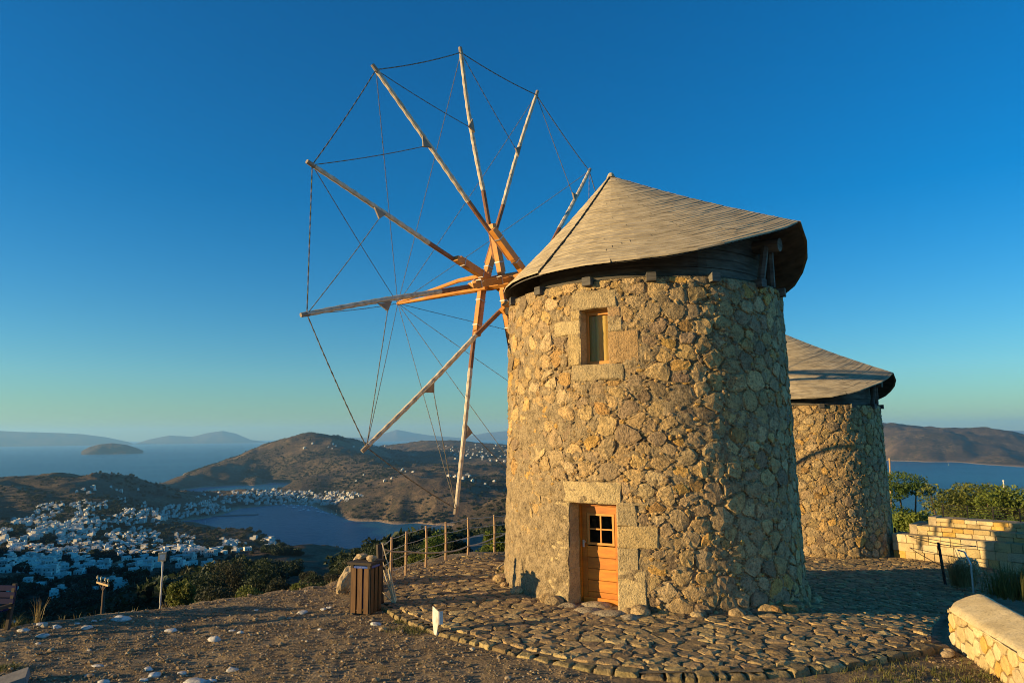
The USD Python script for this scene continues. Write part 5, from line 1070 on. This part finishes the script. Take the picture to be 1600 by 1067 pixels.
def cast(pix, Ds=np.geomspace(55, 7500, 330)):
    """where the view through each pixel meets the land; None-like NaN when it meets the sea or the sky"""
    R = np.array([ray(x, y) for x, y in pix]); hd = np.hypot(R[:, 0], R[:, 1]); X = R[:, :1] / hd[:, None] * Ds; Y = R[:, 1:2] / hd[:, None] * Ds; Zr = EYE + R[:, 2:3] / hd[:, None] * Ds
    Z = height(X, Y); below = Zr < Z; k = below.argmax(1); hit = below.any(1) & (k > 0); i = np.arange(len(pix)); k1 = np.maximum(k, 1)
    f0 = Zr[i, k1 - 1] - Z[i, k1 - 1]; f1 = Zr[i, k1] - Z[i, k1]; t = f0 / (f0 - f1 + 1e-9); D = Ds[k1 - 1] * (1 - t) + Ds[k1] * t
    P = np.c_[R[:, 0] / hd * D, R[:, 1] / hd * D, np.zeros(len(D))]; P[:, 2] = Z[i, k1 - 1] * (1 - t) + Z[i, k1] * t; hit &= P[:, 2] > SEA + 1.0
    return P, D, hit
def house(label, cat, group, kind):
    t = thing('house', label, cat, (0, 0, -3000), 0, group); mt = M[['house_white', 'house_white', 'house_white', 'house_cream', 'house_white', 'house_stone'][kind]]
    W_, D_, H_ = [(9, 7.5, 3.6), (8, 7, 6.4), (11, 8, 6.2), (8.5, 7.5, 3.8), (12, 7, 3.6), (9, 7, 4.5)][kind]
    wl = [bx(W_, D_, H_ + 3, (0, 0, H_ / 2 - 1.5))]; rf = [bx(W_ - .5, D_ - .5, .06, (0, 0, H_ + .03))]
    par = [bx(W_, .25, .5, (0, s * (D_ / 2 - .125), H_ + .25)) for s in (-1, 1)] + [bx(.25, D_ - .5, .5, (s * (W_ / 2 - .125), 0, H_ + .25)) for s in (-1, 1)]
    if kind in (0, 2): wl.append(bx(W_ * .4, D_ * .5, 2.4, (W_ * .2, D_ * .12, H_ + 1.26))); 
    if kind in (1, 4): wl.append(bx(W_ * .5, D_ * .8, 3.2 + 3, (-W_ * .45 - 2, -.6, .1))); obj('terrace', bx(W_ * .5 - .3, D_ * .8 - .3, .06, (-W_ * .45 - 2, -.6, 1.63)), M['house_roof'], t)
    if kind == 2: wl.append(bx(4, 3.4, 3.4 + 3, (1, -D_ / 2 - 1.71, .2)))
    obj('wall', cat_(wl + par), mt, t); obj('roof', rf[0], M['house_roof'], t)
    fl = 2 if H_ > 5 else 1
    for f_ in range(fl):
        for k in range(3):
            z = 1.9 + 2.9 * f_; x = (k - 1) * W_ * .3
            if f_ == 0 and k == 1: obj('door', bx(1.0, .12, 2.1, (x, -D_ / 2 - .02, 1.05)), M['house_window'], t)
            else: obj('window', bx(.95, .12, 1.25, (x, -D_ / 2 - .02, z)), M['house_window'], t)
            if k < 2: obj('window', bx(.12, .9, 1.2, (-W_ / 2 - .02, (k - .5) * D_ * .45, z)), M['house_window'], t); obj('window', bx(.12, .9, 1.2, (W_ / 2 + .02, (k - .5) * D_ * .45, z)), M['house_window'], t)
    if kind == 5: obj('tile_roof', trimesh.convex.convex_hull(np.array([(x, y, H_ + .5) for x in (-W_ / 2 - .3, W_ / 2 + .3) for y in (-D_ / 2 - .3, D_ / 2 + .3)] + [(x, 0, H_ + 2.1) for x in (-W_ / 2 + 1.5, W_ / 2 - 1.5)])), M['house_tile'], t)
    return t
KW = ['low white house', 'two-storey white house', 'large white house', 'low cream house', 'long white house', 'tiled stone house']
def place(k, x, y):
    if k == 0:
        col = 'by the left picture edge' if x < 55 else 'under the left ridge' if x < 110 else 'above the utility pole' if x < 175 else 'left of the floodlight pole' if x < 245 else 'right of the floodlight pole' if x < 320 else 'near the wooded headland'
        row = 'front rows' if y > 880 else 'lower middle rows' if y > 862 else 'upper middle rows' if y > 845 else 'back rows'
        return 'in the ' + row + ' of the town ' + col
    if k in (1, 2, 3): return REG[k][2] + ', ' + ('left part' if x < (REG[k][0][0][0] + REG[k][0][2][0]) / 2 else 'right part')
    if k == 11: return 'among dark trees below the town, ' + ('left' if x < 60 else 'middle' if x < 140 else 'right') + ' group'
    return REG[k][2]
REG = [  # polygon in the picture, count, where it stands, group
    ([(0, 822), (60, 812), (150, 812), (235, 830), (310, 840), (375, 846), (398, 860), (340, 868), (262, 880), (215, 902), (150, 898), (95, 900), (0, 893)], 1500, 'in the town', 'town houses below the hilltop', .60),
    ([(55, 790), (130, 776), (215, 779), (240, 796), (250, 826), (150, 836), (0, 836), (0, 812), (50, 808)], 620, 'on the left ridge slope', 'houses on the left ridge slope', .70),
    ([(235, 795), (325, 782), (362, 797), (300, 808), (240, 814)], 170, 'on the shaded north shore', 'houses on the north shore', .78),
    ([(370, 772), (400, 763), (460, 768), (540, 768), (568, 775), (520, 790), (465, 787), (375, 789)], 320, 'on the strip between the two bays', 'houses between the two bays', .85),
    ([(300, 775), (370, 765), (375, 788), (340, 790)], 40, 'on the shaded waterfront by the pier', 'houses by the pier', .8),
    ([(385, 833), (412, 832), (440, 856), (400, 862)], 9, 'on the wooded headland in the bay', 'houses on the headland', .9),
    ([(680, 693), (790, 697), (795, 722), (690, 716)], 70, 'in the far hillside village', 'houses in the far village', 1.0),
    ([(440, 689), (600, 695), (640, 704), (470, 702)], 16, 'along the far headland road', 'houses on the far headland', .9),
    ([(700, 738), (790, 742), (785, 762), (700, 752)], 9, 'in the valley behind the near brown hill', 'houses in the valley', 1.0),
    ([(545, 742), (640, 728), (660, 742), (560, 760)], 8, 'scattered on the middle hills', 'scattered houses on the middle hills', .9),
    ([(20, 772), (60, 765), (235, 752), (280, 758), (150, 775)], 9, 'near the crest of the left ridge', 'houses near the ridge crest', .8),
    ([(0, 905), (95, 905), (165, 905), (235, 885), (220, 912), (140, 935), (50, 935), (0, 930)], 14, 'among the dark trees below the town', 'houses at the lower end', .5),
    ([(275, 882), (345, 880), (340, 898), (285, 900)], 3, 'on the brown slope by the floodlight pole', 'houses on the near slope', .5)]
pix, who = [], []
for k, (pg, n, _, _, _) in enumerate(REG):
    P_ = Polygon(pg); x0, y0, x1, y1 = P_.bounds; m = 0
    while m < n:
        q = (rh.uniform(x0, x1), rh.uniform(y0, y1))
        if P_.contains(Point(q)):
            m += 1
            # leave irregular gaps of trees in the town
            if k < 2 and meshkit.fbm(np.array([q[0] / 26.0, q[1] / 11.0, 3.0]), 2, 6) < .40: continue
            pix.append(q); who.append(k)
P, D, hit = cast(pix); who = np.array(who); order = np.argsort(D); placed = []; occ = {}; keepi = []
for i in order:
    if not hit[i]: continue
    p = P[i]; c = (int(p[0] // 11), int(p[1] // 11)); bad = False
    for a in (-1, 0, 1):
        for b in (-1, 0, 1):
            for q in occ.get((c[0] + a, c[1] + b), ()):
                if (q[0] - p[0]) ** 2 + (q[1] - p[1]) ** 2 < 6.3 ** 2: bad = True
    if bad: continue
    occ.setdefault(c, []).append(p); keepi.append(i)
protos = {}; restV = []; cnt = 0
def simple_house(p, rz, s, kind):
    w, d, h = [(9, 7.5, 3.6), (8, 7, 6.4), (11, 8, 6.2), (8.5, 7.5, 3.8), (12, 7, 3.6), (9, 7, 4.5)][kind]; m = cat_([bx(w, d, h + 3, (0, 0, h / 2 - 1.5)), bx(w * .5, d * .6, 2.2, (w * .2, 0, h + 1.1))]); m.apply_scale(s); m.apply_transform(trimesh.transformations.rotation_matrix(rz, [0, 0, 1])); m.apply_translation(p); return m
for i in keepi:
    k = who[i]; kind = int(rh.choice(6, p=[.3, .22, .16, .12, .17, .03])); p = P[i] + [0, 0, .1]; az = math.atan2(p[0], p[1]); rz = -az + rh.choice([0, math.pi / 2, .4, -.5, 1.1]) + rh.normal(0, .15); s = REG[k][4] * rh.uniform(.8, 1.15); cnt += 1
    if cnt <= 300:
        lab = KW[kind] + ' ' + place(k, *pix[i])
        if kind not in protos:
            o = house(lab, 'house', REG[k][3], kind); protos[kind] = o; xf = UsdGeom.Xformable(o); ops = xf.GetOrderedXformOps(); ops[0].Set(Gf.Vec3d(*map(float, p))); xf.AddRotateZOp().Set(math.degrees(rz)); xf.AddScaleOp().Set(Gf.Vec3f(s, s, s))
        else: dup(protos[kind], 'house', lab, 'house', p, rz, REG[k][3], s)
    else: restV.append(simple_house(p, rz, s, kind))
if restV: obj('distant_houses', cat_(restV), M['house_white'], None, kind='stuff', label='tiny white houses of the far parts of the town', cat='houses')
# pier and boats
a, b = at_z(312, 807, SEA + 1), at_z(404, 803.5, SEA + 1); o = obj('pier', bar(a, b, 9, 2.4), M['quay'], None); tag(o, 'long dark pier reaching into the bay', 'pier')
def boat(label, loc, rz, group=None, s=1.0):
    t = thing('boat', label, 'boat', loc, rz, group, s); L = 10
    prof = np.array([(-5, 0), (-5, 1.4), (0, 1.6), (3.2, 1.1), (5.2, 0), (3.2, -1.1), (0, -1.6), (-5, -1.4)]); m = trimesh.creation.extrude_polygon(Polygon(prof), 1.3, engine='earcut'); v = m.vertices; v[v[:, 2] < .1] *= [.86, .6, 1]; m.apply_translation((0, 0, -.25)); obj('hull', m, M['boat_hull'], t)
    obj('cabin', bx(3.2, 1.8, 1.0, (-.6, 0, 1.5), bevel=.15), M['boat_hull'], t); obj('mast', tube([(.6, 0, 1), (.6, 0, 11)], .09, 6), M['boat_hull'], t); return t
bpx = [(397, 787), (408, 788.5), (419, 788), (431, 788.5), (443, 788.5), (455, 789), (466, 790), (478, 790), (487, 792), (494, 794), (474, 796), (482, 797), (469, 797.5), (497, 799), (504, 800.5), (511, 802), (518, 803), (526, 804), (534, 806), (545, 808), (460, 793), (448, 792)]
first = None
for k, (px, py) in enumerate(bpx):
    p = at_z(px, py, SEA); rz = rh.uniform(0, 6.28)
    if first is None: first = boat('small white boat moored along the town waterfront', p, rz, 'moored boats')
    else: dup(first, 'boat', 'small white boat moored along the town waterfront', 'boat', p, rz, 'moored boats', rh.uniform(.8, 1.4))
for px, py, lab in [(320, 823.5, 'single small boat alone in the middle of the bay'), (1482, 727, 'tiny white boat on the blue strait at the right')]:
    dup(first, 'boat', lab, 'boat', at_z(px, py, SEA), 1.0, None, 1.3)
# the mast on the far headland hill and the monastery-like white buildings on its flank
# ------------------------------------------------------------------ scrub and trees on the hillsides: one mass, instanced
def tuft(seed, n, lum, sz=.16):
    rng = np.random.default_rng(seed); return leaves([((0, 0, .45), (.62, .62, .5))] + [((rng.uniform(-.5, .5), rng.uniform(-.5, .5), rng.uniform(.3, .8)), (.35, .35, .3)) for _ in range(lum)], n, sz, rng, .35)
pi_ = UsdGeom.PointInstancer.Define(stage, '/World/hillside_scrub'); tag(pi_, 'dark scrub and trees scattered over the hillsides and through the town', 'scrub', None, 'stuff')
pr = []
for k, mt in enumerate(['leaf_scrub', 'leaf_dark', 'leaf_scrub', 'leaf_dark', 'leaf_scrub', 'leaf_dark']):
    o = UsdGeom.Xform.Define(stage, f'/World/hillside_scrub/bush_{k + 1:03d}'); obj('foliage', tuft(200 + k, 260 if k < 4 else 1500, 4, .16 if k < 4 else .065), M[mt], o); pr.append(o.GetPath())
pts, ids, scs = [], [], []
N2 = 26000; Dd = np.sqrt(rh.uniform(700.0 ** 2, 4600.0 ** 2, N2)); az = np.radians(rh.uniform(-38, 2, N2)); X, Y = Dd * np.sin(az), Dd * np.cos(az)
keep = meshkit.fbm(np.c_[X / 260, Y / 260, 0 * X], 4, 19) > .50; X, Y, Dd = X[keep], Y[keep], Dd[keep]; Zs = height(X, Y); ok = Zs > SEA + 4
for x, y, z in zip(X[ok], Y[ok], Zs[ok]): pts.append((x, y, z - .6)); ids.append(int(rh.choice([0, 1, 2]))); scs.append(rh.uniform(2.2, 6.5))
N = 13000; Dd = np.exp(rh.uniform(math.log(34), math.log(3800), N)); az = np.radians(rh.uniform(-39, 4, N)); X, Y = Dd * np.sin(az), Dd * np.cos(az)
keep = meshkit.fbm(np.c_[X / 60, Y / 60, 0 * X], 3, 9) > .42 + .06 * (Dd > 300); keep &= ~((Dd > 260) & (Dd < 700) & (az > math.radians(-21)) & (az < math.radians(-12)) & (rh.uniform(size=len(X)) < .85)); X, Y, Dd = X[keep], Y[keep], Dd[keep]
X = np.r_[X]; Zs = height(X, Y); ok = Zs > SEA + 3
for x, y, z, d in zip(X[ok], Y[ok], Zs[ok], Dd[ok]):
    if 85 < d < 420 and rh.uniform() < .72: continue
    if d < 600 and math.radians(-19.0) < math.atan2(x, y) < math.radians(-13.2) and rh.uniform() < .93: continue
    pts.append((x, y, z - .15 - .3 * (d > 85))); ids.append(int(rh.choice([4, 5] if d < 85 else [1, 3, 5] if d < 420 else [0, 1, 2, 2]))); scs.append(rh.uniform(.55, 1.25) * (1.35 if d < 85 else 3.0 if d < 420 else 2.2 + d / 1500))
# trees in the gaps of the town and on the wooded headland
tp_ = []
for pg, n in [(REG[0][0], 1100), (REG[1][0], 420), ([(395, 838), (420, 845), (445, 860), (470, 868), (420, 866)], 110), (REG[11][0], 110), ([(0, 905), (150, 905), (220, 905), (330, 890), (300, 940), (0, 975)], 120), (REG[3][0], 60), ([(540, 808), (700, 800), (700, 820), (560, 812)], 80), ([(700, 745), (790, 745), (790, 765), (700, 760)], 70), ([(440, 745), (560, 735), (640, 735), (600, 765), (500, 770)], 150)]:
    P_ = Polygon(pg); x0, y0, x1, y1 = P_.bounds; m = 0
    while m < n:
        q = (rh.uniform(x0, x1), rh.uniform(y0, y1))
        if P_.contains(Point(q)): m += 1; tp_.append(q)
Pt, Dt, ht = cast(tp_)
for p, d, h in zip(Pt, Dt, ht):
    if not h: continue
    c = (int(p[0] // 11), int(p[1] // 11))
    if any((q[0] - p[0]) ** 2 + (q[1] - p[1]) ** 2 < 4.6 ** 2 for a in (-1, 0, 1) for b in (-1, 0, 1) for q in occ.get((c[0] + a, c[1] + b), ())): continue
    pts.append((p[0], p[1], p[2] - .3)); ids.append(int(rh.choice([0, 1, 1, 3]))); scs.append(rh.uniform(2.0, 5.0) * (.8 if d < 250 else 1.0 if d < 1300 else 1.4))
n = len(pts); pi_.CreatePrototypesRel().SetTargets(pr); pi_.CreateProtoIndicesAttr(Vt.IntArray(ids)); pi_.CreatePositionsAttr(Vt.Vec3fArray([Gf.Vec3f(*map(float, p)) for p in pts]))
pi_.CreateScalesAttr(Vt.Vec3fArray([Gf.Vec3f(float(s), float(s), float(s * rh.uniform(.7, 1.1))) for s in scs])); ang = rh.uniform(0, 2 * np.pi, n)
pi_.CreateOrientationsAttr(Vt.QuathArray([Gf.Quath(float(math.cos(a / 2)), 0, 0, float(math.sin(a / 2))) for a in ang]))
